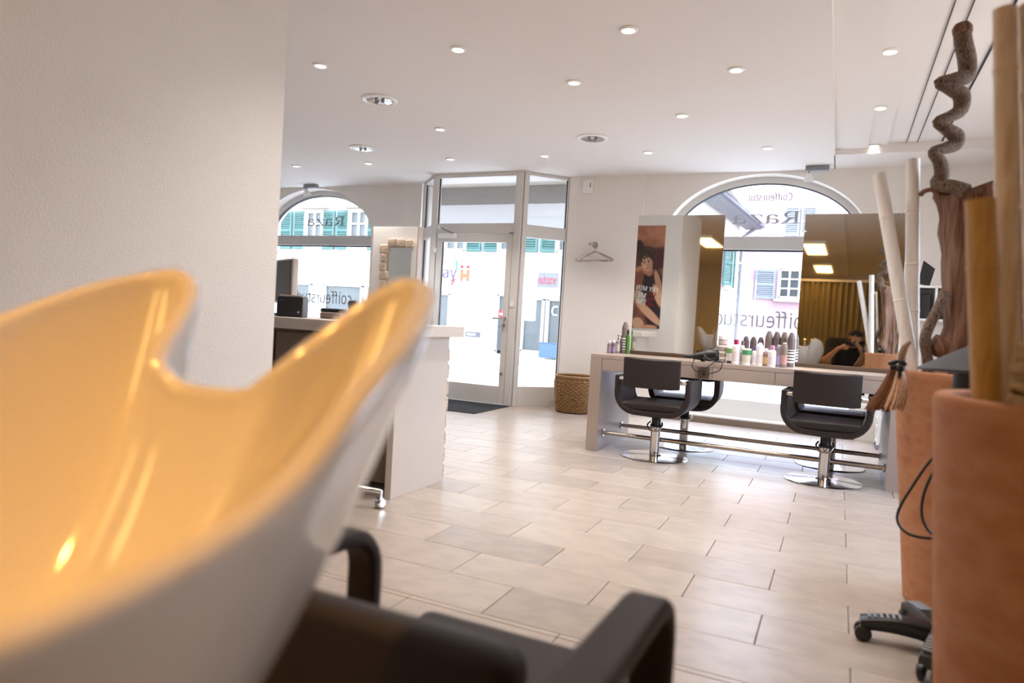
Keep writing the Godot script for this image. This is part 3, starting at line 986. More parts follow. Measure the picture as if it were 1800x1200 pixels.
func basin_shape() -> MB:
	var cv := Curve3D.new()
	cv.bake_interval = 0.004
	var ctrl := []
	for q in RIM:
		ctrl.append([Vector3(q[0], q[2], -q[1]), q[3]])
	for i in range(RIM.size() - 2, 0, -1):
		var q: Array = RIM[i]
		ctrl.append([Vector3(-q[0], q[2], -q[1]), 360 - q[3]])
	var n := ctrl.size()
	var rim := []
	var ang := []
	for i in n:
		var p0: Vector3 = ctrl[(i + n - 1) % n][0]
		var p1: Vector3 = ctrl[i][0]
		var p2: Vector3 = ctrl[(i + 1) % n][0]
		var p3: Vector3 = ctrl[(i + 2) % n][0]
		var a1: float = ctrl[i][1]
		var a2: float = ctrl[(i + 1) % n][1]
		if a2 < a1:
			a2 += 360.0
		for k in 6:
			var t := k / 6.0
			rim.append(p1.cubic_interpolate(p2, p0, p3, t))
			ang.append(deg_to_rad(lerpf(a1, a2, t)))
	var m := rim.size()
	var layers := []
	var lip := 0.012
	var prof := []   # list of callables replaced by numbers: [kind, s]
	for s in [1.0, 0.86, 0.72, 0.58, 0.44, 0.32, 0.2, 0.1, 0.03]:
		prof.append([0, s])
	for a in [-0.3, 0.3, 0.9, 1.571, 2.24, 2.84, 3.44]:
		prof.append([1, a])
	for s in [0.02, 0.06, 0.12, 0.2, 0.3, 0.42, 0.56, 0.7, 0.84, 0.95, 1.0]:
		prof.append([2, s])
	for pr in prof:
		var ring := PackedVector3Array()
		for i in m:
			var p: Vector3 = rim[i]
			var tan_: Vector3 = rim[(i + 1) % m] - rim[(i + m - 1) % m]
			var nn := Vector3(tan_.z, 0, -tan_.x).normalized()
			var s: float = pr[1]
			if pr[0] == 1:
				ring.append(p + nn * (lip * cos(s)) + Vector3(0, lip * sin(s), 0))
			elif pr[0] == 0:
				var o := p + nn * lip * 0.95 + Vector3(0, -0.004, 0)
				var b := Vector3(sin(ang[i]) * 0.14, 0.58, 0.03 - cos(ang[i]) * 0.135)
				var h := o.lerp(b, pow(s, 1.05))
				var bulge := sin(s * PI) * 0.012
				ring.append(Vector3(h.x, lerpf(o.y, b.y, s), h.z) + nn * bulge)
			else:
				var o := p - nn * lip * 0.95 + Vector3(0, -0.004, 0)
				var b := Vector3(sin(ang[i]) * 0.02, 0.69, 0.05 - cos(ang[i]) * 0.02)
				var h := o.lerp(b, pow(s, 1.15))
				ring.append(Vector3(h.x, lerpf(o.y, b.y, 1.0 - pow(1.0 - s, 2.3)), h.z))
		layers.append(ring)
	var mb := MB.new()
	mb.grid(layers, true, true, true)
	return mb

func make_wash_unit() -> Array:
	var b := thing("wash_basin", "x", "basin", Vector3.ZERO, 0.0, "white ceramic hair washing basins")
	part(b, "bowl", basin_shape(), "ceramic")
	part(b, "pedestal", la([Vector2(0, 0.0), Vector2(0.16, 0.0), Vector2(0.16, 0.03), Vector2(0.12, 0.06), Vector2(0.12, 0.57), Vector2(0.134, 0.585), Vector2(0, 0.585)], 28), "white", Vector3(0, 0, 0.03))
	part(b, "drain", la([Vector2(0, 0.004), Vector2(0.016, 0.004), Vector2(0.019, 0), Vector2(0, 0)], 16), "chrome", Vector3(0, 0.69, 0.05))
	var tp := MB.new()
	tp.tube(curve([Vector3(0.05, 0.85, 0.29), Vector3(0.05, 0.98, 0.29), Vector3(0.05, 1.02, 0.25), Vector3(0.05, 1.0, 0.18)], 0.02), 0.014, 10)
	tp.tube([Vector3(-0.05, 0.85, 0.29), Vector3(-0.05, 1.0, 0.29), Vector3(-0.05, 1.02, 0.27)], 0.018, 10)
	part(b, "tap", tp, "steel")
	var c := thing("wash_chair", "x", "chair", Vector3.ZERO, 0.0, "dark leather chairs at the wash basins")
	part(c, "seat", bx(Vector3(0, 0.4, -0.72), Vector3(0.44, 0.11, 0.5), 0.03, 3), "leather")
	part(c, "backrest", bx(Vector3(0, 0, 0), Vector3(0.35, 0.28, 0.08), 0.03, 3), "leather", Vector3(0, 0.515, -0.49), Vector3(-16, 0, 0))
	for sx in [-0.252, 0.252]:
		var pts := [Vector2(-0.42, 0.655), Vector2(-0.6, 0.643), Vector2(-0.74, 0.638)]
		for i in range(1, 7):
			var a := PI / 2 - PI / 2 * i / 6.0
			pts.append(Vector2(-0.74 - 0.07 * cos(a), 0.568 + 0.07 * sin(a)))
		pts.append(Vector2(-0.81, 0.45))
		for i in range(1, 7):
			var a := -PI / 2 * i / 6.0
			pts.append(Vector2(-0.75 - 0.06 * cos(a), 0.4 + 0.06 * sin(a)))
		pts.append(Vector2(-0.6, 0.34))
		var rings := []
		for i in pts.size():
			var d: Vector2 = (pts[mini(i + 1, pts.size() - 1)] - pts[maxi(i - 1, 0)]).normalized()
			var nn := Vector2(-d.y, d.x)
			var ring := PackedVector3Array()
			for q in [[-0.03, -0.008], [-0.022, -0.014], [0.022, -0.014], [0.03, -0.008], [0.03, 0.008], [0.022, 0.014], [-0.022, 0.014], [-0.03, 0.008]]:
				ring.append(Vector3(sx + q[0], pts[i].y + nn.y * q[1], pts[i].x + nn.x * q[1]))
			rings.append(ring)
		var ar := MB.new()
		ar.grid(rings)
		part(c, "armrest", ar, "leather")
		part(c, "arm_post", bb(Vector3(sx - 0.02, 0.34, -0.47), Vector3(sx + 0.02, 0.655, -0.43), 0.005), "leather_side")
	part(c, "underframe", bb(Vector3(-0.2, 0.1, -0.9), Vector3(0.2, 0.345, -0.34), 0.01), "leather_side")
	part(c, "foot_plate", bb(Vector3(-0.24, 0.013, -0.95), Vector3(0.24, 0.1, -0.33), 0.01), "mid_grey")
	return [b, c]

func wash_area() -> void:
	var u := make_wash_unit()
	var b: Node3D = u[0]
	var c: Node3D = u[1]
	b.position = Vector3(-0.55, 0, -0.305)
	b.rotation_degrees.y = 4.0
	b.set_meta("label", "large white ceramic wash basin in the close foreground")
	c.position = Vector3(-0.462, -0.012, -0.17)
	c.set_meta("label", "dark leather wash chair with curved arms in the foreground")
	var b2: Node3D = b.duplicate()
	b2.name = numbered("wash_basin")
	add_child(b2)
	b2.position = Vector3(-1.88, 0, 0.35)
	b2.set_meta("label", "second white wash basin, seen only in the left mirror")
	var c2: Node3D = c.duplicate()
	c2.name = numbered("wash_chair")
	add_child(c2)
	c2.position = Vector3(-1.88, 0, 0.48)
	c2.set_meta("label", "second dark wash chair, seen only in the left mirror")

func make_pot(r: float, low: float, h: float) -> MB:
	return la([Vector2(0, 0.0), Vector2(low - 0.006, 0.0), Vector2(low, 0.008), Vector2(lerpf(low, r, 0.5), h * 0.5), Vector2(r - 0.002, h - 0.03), Vector2(r, h - 0.012), Vector2(r - 0.004, h - 0.003), Vector2(r - 0.012, h), Vector2(r - 0.03, h - 0.002), Vector2(r - 0.036, h - 0.012), Vector2(r - 0.04, h - 0.1), Vector2(r - 0.05, h - 0.12), Vector2(0, h - 0.12)], 72)

func bamboo(called: String, label: String, m: String, a: Vector3, c: Vector3, r: float, rings: Array, taper := 0.94) -> void:
	var o := thing(called, label, "bamboo pole", a)
	var n := 14
	var path := []
	var rad := []
	for i in n + 1:
		path.append((c - a) * (float(i) / n))
		rad.append(r * lerpf(1.0, taper, float(i) / n))
	var b := MB.new()
	b.tube(path, rad, 20)
	part(o, "cane", b, m)
	var d := (c - a).normalized()
	for t in rings:
		var p: Vector3 = (c - a) * t
		var q := MB.new()
		q.tube([p - d * 0.006, p - d * 0.002, p + d * 0.002, p + d * 0.006], [r * 0.98, r * 1.05, r * 1.05, r * 0.98], 20)
		part(o, "node_ring", q, m)

func tuft(called: String, label: String, m: String, a: Vector3, c: Vector3, w: float) -> void:
	var o := thing(called, label, "hair", a)
	var d := c - a
	var b := MB.new()
	for i in 70:
		var an := rng.randf() * TAU
		var rr := sqrt(rng.randf())
		var off := Vector3(cos(an) * rr, 0, sin(an) * rr * 0.6)
		var cut := rng.randf_range(0.9, 1.03)
		var path := []
		var rad := []
		for k in 6:
			var t := k / 5.0 * cut
			path.append(d * t + off * w * (0.2 + 0.8 * pow(t, 0.8)) + Vector3(0.01 * sin(t * 3.0), 0, 0))
			rad.append(lerpf(0.004, 0.0062, sin(t * 2.6)) * (1.0 if k < 5 else 0.4))
		b.tube(path, rad, 6)
	part(o, "strands", b, m)
	part(o, "tie", bx(d * 0.03, Vector3(w * 0.8, 0.02, w * 0.7), 0.006), "black_plastic")

func pots() -> void:
	var pn := thing("terracotta_pot", "nearest tall terracotta pot, holding the yellow bamboo", "pot", Vector3(0.428, 0, -1.62), 0.0, "tall terracotta pots")
	part(pn, "body", make_pot(0.25, 0.19, 0.902), "terracotta")
	part(pn, "filling", la([Vector2(0, 0.83), Vector2(0.206, 0.81), Vector2(0.206, 0.79), Vector2(0, 0.79)], 32), "soil")
	var pf := thing("terracotta_pot", "further tall terracotta pot, holding driftwood and white bamboo", "pot", Vector3(0.457, 0, -3.12), 30.0, "tall terracotta pots")
	part(pf, "body", make_pot(0.252, 0.165, 0.89), "terracotta")
	part(pf, "filling", la([Vector2(0, 0.82), Vector2(0.206, 0.8), Vector2(0.206, 0.78), Vector2(0, 0.78)], 32), "soil")
	# near pot
	bamboo("bamboo_pole", "short thick yellow bamboo pole standing in the nearest pot", "bamboo_yellow", Vector3(0.265, 0.815, -1.55), Vector3(0.221, 1.27, -1.55), 0.0255, [0.72], 0.98)
	bamboo("bamboo_pole", "tall beige bamboo pole at the picture's right edge, left one", "bamboo_pale", Vector3(0.308, 0.81, -1.6), Vector3(0.243, 1.64, -1.6), 0.0205, [0.35, 0.6, 0.86], 0.96)
	bamboo("bamboo_pole", "tall beige bamboo pole at the picture's right edge, right one", "bamboo_pale", Vector3(0.362, 0.81, -1.62), Vector3(0.289, 1.65, -1.62), 0.024, [0.3, 0.55, 0.8], 0.96)
	bamboo("bamboo_pole", "dark slim cane between the two tall beige bamboo poles", "wood_brown", Vector3(0.345, 0.81, -1.68), Vector3(0.277, 1.62, -1.68), 0.013, [0.5])
	var rf := thing("raffia_bundle", "wound bundle of pale raffia lying in the nearest pot", "raffia", Vector3(0.362, 0.815, -1.475))
	for i in 30:
		var path := []
		var ph := rng.randf() * TAU
		var tilt := rng.randf_range(-0.02, 0.02)
		var rad := rng.randf_range(0.055, 0.082)
		var lift := 0.015 + 0.165 * i / 29.0
		for j in 25:
			var a := TAU * j / 24.0
			path.append(Vector3(rad * cos(a) * (1 + 0.05 * sin(3 * a + ph)), lift + tilt * cos(a + ph) + 0.006 * sin(3 * a + ph), rad * 0.85 * sin(a)))
		part(rf, "strand", tb(path, rng.randf_range(0.006, 0.013), 7), "raffia")
	# far pot: scaled out from the eye to its depth
	bamboo("bamboo_pole", "leaning white bamboo pole in the further pot", "bamboo_white", Vector3(0.285, 0.8, -3.1), Vector3(0.1, 1.65, -3.1), 0.0255, [0.42, 0.8], 0.98)
	bamboo("bamboo_pole", "upright white bamboo pole in the further pot, taller than the leaning one", "bamboo_white", Vector3(0.272, 0.8, -3.14), Vector3(0.216, 1.71, -3.14), 0.026, [0.35, 0.55, 0.78], 0.95)
	driftwood()
	var v := [[1690, 52], [1692, 70], [1699, 100], [1698, 125], [1682, 136], [1660, 142], [1676, 152], [1692, 160], [1691, 185], [1676, 200], [1659, 211], [1672, 222], [1686, 232], [1684, 246], [1668, 256], [1654, 264], [1664, 280], [1668, 300], [1662, 316], [1680, 324], [1700, 338]]
	var path := []
	var rad := []
	var rr := [0.028, 0.03, 0.031, 0.03, 0.026, 0.016, 0.022, 0.03, 0.026, 0.02, 0.016, 0.022, 0.028, 0.026, 0.02, 0.017, 0.024, 0.026, 0.024, 0.026, 0.03]
	for i in v.size():
		var y: float = v[i][1]
		path.append(Vector3(0.34 + (v[i][0] - 1690) * 0.00257 + (y - 55) * 0.00013, 2.172 - (y - 52) * 0.00214, -3.1 + 0.03 * cos(i * 1.25)))
		rad.append(rr[i] * 1.05)
	var tw := thing("twisted_vine", "corkscrew twisted grey vine rising from the driftwood", "vine", Vector3.ZERO)
	var smooth_ := []
	var srad := []
	for i in path.size() - 1:
		for k in 4:
			var t := k / 4.0
			smooth_.append(path[i].cubic_interpolate(path[i + 1], path[maxi(i - 1, 0)], path[mini(i + 2, path.size() - 1)], t))
			srad.append(lerpf(rad[i], rad[i + 1], t))
	var vb := MB.new()
	vb.tube(smooth_, srad, 12)
	part(tw, "stem", vb, "vine")
	part(tw, "cut_end", la([Vector2(0, 0.03), Vector2(0.024, 0.026), Vector2(0.034, 0.01), Vector2(0.033, -0.01), Vector2(0, -0.012)], 14), "driftwood", Vector3(0.34, 2.165, -3.07), Vector3(0, 0, 8))
	var br := MB.new()
	br.tube(curve([Vector3(0.35, 1.19, -3.05), Vector3(0.33, 1.13, -3.04), Vector3(0.305, 1.06, -3.05), Vector3(0.296, 1.0, -3.06), Vector3(0.31, 0.94, -3.08), Vector3(0.33, 0.8, -3.1)], 0.02), 0.019, 12)
	one("gnarled_branch", br, "vine", "short gnarled grey branch curving out beside the white bamboo", "branch")
	var hn := MB.new()
	hn.tube([Vector3(0.225, 0.86, -2.93), Vector3(0.215, 0.915, -2.925), Vector3(0.213, 0.945, -2.92), Vector3(0.22, 0.975, -2.915), Vector3(0.236, 0.998, -2.91)], [0.012, 0.013, 0.014, 0.012, 0.006], 12)
	one("wood_horn", hn, "bamboo_ring", "small curved horn of wood above the hanging hair tufts", "driftwood")
	tuft("hair_tuft", "brown hair tuft hanging from the further pot's rim", "hair_brown", Vector3(0.196, 0.905, -2.93), Vector3(0.146, 0.735, -2.93), 0.042)
	tuft("hair_tuft", "pale blond hair tuft hanging next to the brown one", "hair_blond", Vector3(0.21, 0.9, -2.9), Vector3(0.196, 0.745, -2.9), 0.032)
	var bow := thing("black_bow", "black ribbon bow tied over the hair tufts", "ribbon", Vector3(0.2, 0.912, -2.905))
	for q in [[-0.014, 0.006, 25], [0.014, 0.008, -25]]:
		part(bow, "loop", la([Vector2(0, -0.02), Vector2(0.008, -0.012), Vector2(0.01, 0.0), Vector2(0.008, 0.012), Vector2(0, 0.02)], 12), "black_plastic", Vector3(q[0], q[1], 0.01), Vector3(0, 0, 90 + q[2]))
	part(bow, "tail", bx(Vector3(0.01, -0.03, 0.015), Vector3(0.012, 0.05, 0.004), 0.002), "black_plastic")
	hood_stand()

func driftwood() -> void:
	# a weathered slab: outline in x and y, hollowed and knobbly through its depth
	var o := thing("driftwood_slab", "broad weathered driftwood slab standing in the further pot", "driftwood", Vector3.ZERO)
	var left := [[0.80, 0.40], [0.90, 0.385], [0.955, 0.345], [0.985, 0.335], [1.01, 0.35], [1.06, 0.362], [1.15, 0.352], [1.25, 0.345], [1.34, 0.338], [1.42, 0.322], [1.48, 0.322], [1.53, 0.31], [1.56, 0.298], [1.575, 0.3]]
	var right := [0.47, 0.48, 0.49, 0.495, 0.5, 0.5, 0.5, 0.498, 0.495, 0.49, 0.49, 0.488, 0.486, 0.485]
	var nz := FastNoiseLite.new()
	nz.frequency = 6.0
	nz.seed = 3
	var rings := []
	for k in range(0, (left.size() - 1) * 3 + 1):
		var i := mini(k / 3, left.size() - 2)
		var t := k / 3.0 - i
		var y := lerpf(left[i][0], left[i + 1][0], t)
		var xl := lerpf(left[i][1], left[i + 1][1], t)
		var xr := lerpf(right[i], right[i + 1], t)
		var ring := PackedVector3Array()
		for j in 40:
			var a := TAU * j / 40.0
			var cx := cos(a)
			var sx: float = signf(cx) * pow(absf(cx), 0.75)
			var x := (xl + xr) / 2 + sx * (xr - xl) / 2
			var z := -3.14 + sin(a) * (0.045 + 0.012 * sin(x * 40.0)) + 0.05 * sin((x - 0.33) * 9.0)
			var q := nz.get_noise_3d(x * 2.0, y * 0.5, sin(a)) * 0.022
			var yy := y
			if k > (left.size() - 2) * 3:
				yy += 0.03 * sin(x * 70.0) * (t if t > 0 else 1.0)
			ring.append(Vector3(x + q * 0.5, yy, z + q))
		rings.append(ring)
	var b := MB.new()
	b.grid(rings)
	part(o, "slab", b, "driftwood")
	part(o, "curled_lip", tb(curve([Vector3(0.31, 1.555, -3.12), Vector3(0.29, 1.585, -3.12), Vector3(0.262, 1.582, -3.12), Vector3(0.248, 1.565, -3.12)], 0.012), 0.009, 8), "driftwood")
	part(o, "knob", la([Vector2(0, -0.05), Vector2(0.03, -0.03), Vector2(0.04, 0.0), Vector2(0.03, 0.03), Vector2(0, 0.05)], 16), "driftwood", Vector3(0.352, 0.985, -3.1), Vector3(0, 0, 20))

func hood_stand() -> void:
	var s := thing("hood_dryer", "black hood dryer on a wheeled stand between the terracotta pots", "hair dryer", Vector3(0.372, 0, -2.6))
	part(s, "pole", la([Vector2(0, 0.09), Vector2(0.016, 0.09), Vector2(0.016, 0.6), Vector2(0.013, 0.6), Vector2(0.013, 0.8), Vector2(0, 0.8)], 18), "steel")
	part(s, "pole_head", la([Vector2(0, 0.78), Vector2(0.034, 0.78), Vector2(0.036, 0.79), Vector2(0.036, 0.92), Vector2(0, 0.93)], 20), "dark_grey")
	part(s, "hood", la([Vector2(0, 0.0), Vector2(0.19, -0.004), Vector2(0.215, 0.0), Vector2(0.216, 0.006), Vector2(0.15, 0.04), Vector2(0.06, 0.085), Vector2(0, 0.1)], 48), "dark_grey", Vector3(0.075, 0.925, 0.06), Vector3(0, 0, 3))
	part(s, "hub", la([Vector2(0, 0.05), Vector2(0.05, 0.05), Vector2(0.055, 0.08), Vector2(0.03, 0.11), Vector2(0, 0.11)], 24), "dark_grey")
	for i in 5:
		var a := TAU * i / 5.0 + PI - 0.03
		var d := Vector3(cos(a), 0, sin(a))
		var w := Vector3(-d.z, 0, d.x)
		var rings := []
		for k in 9:
			var t := k / 8.0
			var y := lerpf(0.095, 0.105, sin(t * PI)) - 0.02 * t
			var half := lerpf(0.034, 0.028, t)
			var low := y - lerpf(0.055, 0.035, t)
			var p := d * (0.03 + 0.215 * t)
			rings.append(PackedVector3Array([p + w * half + Vector3(0, low, 0), p - w * half + Vector3(0, low, 0), p - w * half + Vector3(0, y - 0.008, 0), p - w * half * 0.8 + Vector3(0, y, 0), p + w * half * 0.8 + Vector3(0, y, 0), p + w * half + Vector3(0, y - 0.008, 0)]))
		var lg := MB.new()
		lg.grid(rings)
		var leg := part(s, "leg", lg, "black_plastic")
		for k in 6:
			var p := d * (0.13 + 0.018 * k) + Vector3(0, 0.097 - 0.002 * k, 0)
			part(leg, "rib", tb([p - w * 0.024, p + w * 0.024], 0.0035, 6), "mid_grey")
		for sd in [-0.02, 0.02]:
			part(leg, "caster", la([Vector2(0, 0.012), Vector2(0.018, 0.012), Vector2(0.026, 0.006), Vector2(0.026, -0.006), Vector2(0.018, -0.012), Vector2(0, -0.012)], 18), "black_plastic", d * 0.235 + w * sd + Vector3(0, 0.027, 0), Vector3(90, -rad_to_deg(a), 0))
	var ca := MB.new()
	ca.tube(curve([Vector3(0.36, 0.68, -2.56), Vector3(0.3, 0.655, -2.52), Vector3(0.24, 0.55, -2.5), Vector3(0.203, 0.45, -2.49), Vector3(0.235, 0.4, -2.49), Vector3(0.31, 0.395, -2.5), Vector3(0.37, 0.4, -2.55)], 0.015), 0.0045, 8)
	ca.tube(curve([Vector3(0.36, 0.66, -2.55), Vector3(0.31, 0.64, -2.5), Vector3(0.272, 0.54, -2.49), Vector3(0.27, 0.46, -2.49), Vector3(0.3, 0.41, -2.5), Vector3(0.36, 0.39, -2.55)], 0.015), 0.0045, 8)
	part(s, "power_cable", ca, "black_plastic", -s.position)

# body profile by kind: [radius share, height share]
const BODY := {
	"can": [[0.0, 0.0], [0.94, 0.0], [1.0, 0.015], [1.0, 0.8], [0.96, 0.83], [0.8, 0.9], [0.62, 0.95], [0.5, 0.97], [0.45, 1.0], [0.0, 1.0]],
	"bottle": [[0.0, 0.0], [0.93, 0.0], [1.0, 0.02], [1.0, 0.66], [0.95, 0.72], [0.7, 0.78], [0.42, 0.81], [0.42, 0.84], [0.0, 0.84]],
	"tube": [[0.0, 0.16], [0.75, 0.16], [0.8, 0.18], [0.97, 0.6], [0.95, 0.95], [0.8, 0.99], [0.0, 1.0]],
	"jar": [[0.0, 0.0], [0.95, 0.0], [1.0, 0.04], [1.0, 0.62], [0.95, 0.64], [0.0, 0.64]],
	"pump": [[0.0, 0.0], [0.94, 0.0], [1.0, 0.02], [1.0, 0.62], [0.9, 0.68], [0.4, 0.72], [0.36, 0.75], [0.0, 0.75]],
}
const CAP := {
	"can": [[0.0, 0.955], [0.5, 0.955], [0.52, 0.97], [0.5, 0.99], [0.42, 1.0], [0.0, 1.0]],
	"bottle": [[0.0, 0.8], [0.62, 0.8], [0.64, 0.82], [0.62, 0.95], [0.5, 0.99], [0.0, 1.0]],
	"tube": [[0.0, 0.0], [0.78, 0.0], [0.82, 0.01], [0.8, 0.16], [0.0, 0.16]],
	"jar": [[0.0, 0.62], [1.02, 0.62], [1.04, 0.66], [1.04, 0.95], [1.0, 1.0], [0.0, 1.0]],
	"pump": [[0.0, 0.74], [0.34, 0.74], [0.34, 0.84], [0.14, 0.85], [0.14, 0.95], [0.5, 0.955], [0.5, 1.0], [0.0, 1.0]],
}

func bottle(kind: String, x: float, z: float, h: float, r: float, body: String, cap: String, lab: String, label: String, y := 0.757, group := "hair care products on the styling table") -> Node3D:
	var o := thing("hair_product", label, kind if kind != "pump" else "pump bottle", Vector3(x, y + 0.0005, z), 0.0, group)
	for c in [body, cap, lab]:
		if c != "" and not M.has(c):
			mat(c, c, 0.35)
	var prof := []
	for q in BODY[kind]:
		prof.append(Vector2(q[0] * r, q[1] * h))
	part(o, "body", la(prof, 20), body)
	prof = []
	for q in CAP[kind]:
		prof.append(Vector2(q[0] * r, q[1] * h))
	part(o, "cap", la(prof, 20), cap)
	if lab != "":
		var lo := 0.12 if kind != "jar" else 0.12
		var hi := 0.5 if kind != "jar" else 0.54
		if kind == "tube":
			lo = 0.62
			hi = 0.9
		var k := 1.015 if kind != "tube" else 1.0
		part(o, "label", la([Vector2(r * 0.9, lo * h), Vector2(r * k, lo * h), Vector2(r * k, hi * h), Vector2(r * 0.9, hi * h)], 20), lab)
	return o

func table_goods() -> void:
	# group on the left end
	bottle("bottle", -1.694, -5.5, 0.105, 0.0165, "8a7478", "e8e2e0", "9b7f8f", "small mauve bottle with a white cap, leftmost on the styling table")
	bottle("bottle", -1.676, -5.55, 0.112, 0.0205, "77656c", "e6e0e2", "8f7fa6", "mauve bottle with a violet label near the table's left end")
	bottle("pump", -1.651, -5.6, 0.15, 0.017, "9a9188", "3a2c28", "c8c0b0", "grey pump bottle with a pale label near the left table end")
	bottle("pump", -1.642, -5.65, 0.148, 0.013, "4a3c3a", "2a2020", "", "slim dark pump bottle beside the tall grey can at the left")
	var e := bottle("can", -1.618, -5.68, 0.262, 0.03, "85766f", "85766f", "e9e6e2", "tall grey spray can with striped label at the table's left end")
	for i in 4:
		part(e, "stripe", la([Vector2(0.029, 0), Vector2(0.0308, 0), Vector2(0.0308, 0.008), Vector2(0.029, 0.008)], 20), "black_plastic", Vector3(0, 0.042 + i * 0.022, 0))
	bottle("bottle", -1.588, -5.665, 0.2, 0.0175, "4e7a2c", "2d4020", "", "slim green bottle with a dark cap at the left mirror's edge")
	# jars and front row, from left to right
	for i in 3:
		bottle("jar", -0.782, -5.36, 0.043, 0.036, "8f8078", "efe9e6", "b5a79e", "brown jar with white lid, %s in the stack by the hair dryer" % ["lowest", "middle one", "third from below"][i], 0.757 + i * 0.0437)
	bottle("jar", -0.776, -5.36, 0.068, 0.034, "a08d80", "f4f2f0", "cabfb6", "taller brown jar with a clear white lid, topmost of the jar stack", 0.757 + 3 * 0.0437)
	for i in 2:
		bottle("jar", -0.87, -5.5, 0.05, 0.026, "6d5a52", "4a3b36", "a3948a", "dark brown jar behind the jar stack, %s one" % ["lower", "upper"][i], 0.757 + i * 0.0507)
	bottle("tube", -0.722, -5.34, 0.122, 0.023, "eef0ea", "5a4a46", "7fb06a", "white tube with a green print next to the jar stack")
	bottle("bottle", -0.668, -5.27, 0.182, 0.0268, "f0ebea", "a8174a", "e2d6d8", "white bottle with a magenta cap")
	bottle("bottle", -0.632, -5.33, 0.176, 0.0175, "d8d4d2", "6a5f60", "b9b2b2", "slim silver bottle with a grey cap beside the magenta capped one")
	bottle("tube", -0.592, -5.28, 0.12, 0.034, "e6e0d0", "f2f2ee", "4f9a6a", "squat cream and green shampoo bottle")
	for q in [[-0.642, "left"], [-0.588, "middle"], [-0.534, "right"]]:
		bottle("can", q[0], -5.6, 0.205, 0.0235, "5d5350", "6d625e", "", "short dark grey spray can in the back row, %s one of three" % q[1])
	bottle("bottle", -0.551, -5.38, 0.134, 0.0185, "ece8ea", "5b3f86", "d8d0dc", "white bottle with a purple cap")
	bottle("can", -0.505, -5.27, 0.168, 0.0245, "f4f2f0", "f4f2f0", "e6e0e0", "plain white spray can in the front row")
	bottle("bottle", -0.472, -5.4, 0.128, 0.0245, "8d6f62", "f0ecea", "c9a06a", "small brown bottle with a white cap and orange label")
	for q in [[-0.475, "leftmost", "7a6b66"], [-0.42, "second", "685c5a"], [-0.366, "third", "7d6c62"]]:
		bottle("can", q[0], -5.58, 0.254, 0.0275, q[2], "837570", "", "tall taupe spray can in the back row, %s from the left" % q[1])
	var t := bottle("can", -0.313, -5.52, 0.253, 0.0275, "6f6462", "837570", "f0eeec", "tall taupe spray can with white striped label at the right mirror's edge")
	for i in 4:
		part(t, "stripe", la([Vector2(0.0265, 0), Vector2(0.0282, 0), Vector2(0.0282, 0.008), Vector2(0.0265, 0.008)], 20), "black_plastic", Vector3(0, 0.045 + i * 0.022, 0))
	bottle("bottle", -0.42, -5.255, 0.155, 0.0275, "f2eef0", "c08aa8", "e6dade", "white bottle with a wide pink cap")
	bottle("can", -0.384, -5.37, 0.16, 0.0255, "8a7d86", "f2eeee", "a79ac0", "lilac grey can with a white cap")
	bottle("can", -0.348, -5.36, 0.178, 0.0235, "85756c", "f2eeee", "b98f86", "brown grey can with a slim white tip")
	# hair dryer with its cable
	var d := thing("hair_dryer", "black hair dryer lying on the styling table", "hair dryer", Vector3(-0.87, 0.757, -5.32), 14.0)
	var br := MB.new()
	br.tube([Vector3(0.075, 0.05, 0), Vector3(0.07, 0.05, 0), Vector3(0.05, 0.052, 0), Vector3(0.0, 0.05, 0), Vector3(-0.05, 0.042, 0), Vector3(-0.1, 0.036, 0), Vector3(-0.11, 0.036, 0)], [0.02, 0.038, 0.047, 0.045, 0.034, 0.025, 0.025], 22)
	part(d, "barrel", br, "black_plastic")
	part(d, "nozzle", bx(Vector3(-0.145, 0.034, 0), Vector3(0.075, 0.022, 0.05), 0.009), "black_plastic")
	part(d, "grille", la([Vector2(0, 0.004), Vector2(0.03, 0.003), Vector2(0.032, 0), Vector2(0, 0)], 18), "chrome", Vector3(0.074, 0.05, 0), Vector3(0, 0, -90))
	part(d, "handle", tb([Vector3(-0.01, 0.035, 0.02), Vector3(-0.03, 0.022, 0.07), Vector3(-0.05, 0.018, 0.11)], [0.018, 0.017, 0.015], 14), "black_plastic")
	var cd := MB.new()
	cd.tube(curve([Vector3(-0.935, 0.775, -5.22), Vector3(-0.95, 0.768, -5.195), Vector3(-0.955, 0.72, -5.175), Vector3(-0.92, 0.69, -5.17), Vector3(-0.87, 0.71, -5.165), Vector3(-0.8, 0.765, -5.195), Vector3(-0.76, 0.77, -5.22), Vector3(-0.745, 0.76, -5.18), Vector3(-0.76, 0.71, -5.165), Vector3(-0.83, 0.68, -5.155), Vector3(-0.868, 0.683, -5.16)], 0.012), 0.0035, 8)
	cd.tube(curve([Vector3(-0.91, 0.80, -5.33), Vector3(-0.9, 0.815, -5.26), Vector3(-0.86, 0.785, -5.23), Vector3(-0.8, 0.768, -5.22)], 0.012), 0.005, 8)
	part(d, "power_cable", cd, "black_plastic", Vector3.ZERO)
	var pc := d.get_node("power_cable") as MeshInstance3D
	pc.transform = d.transform.affine_inverse()

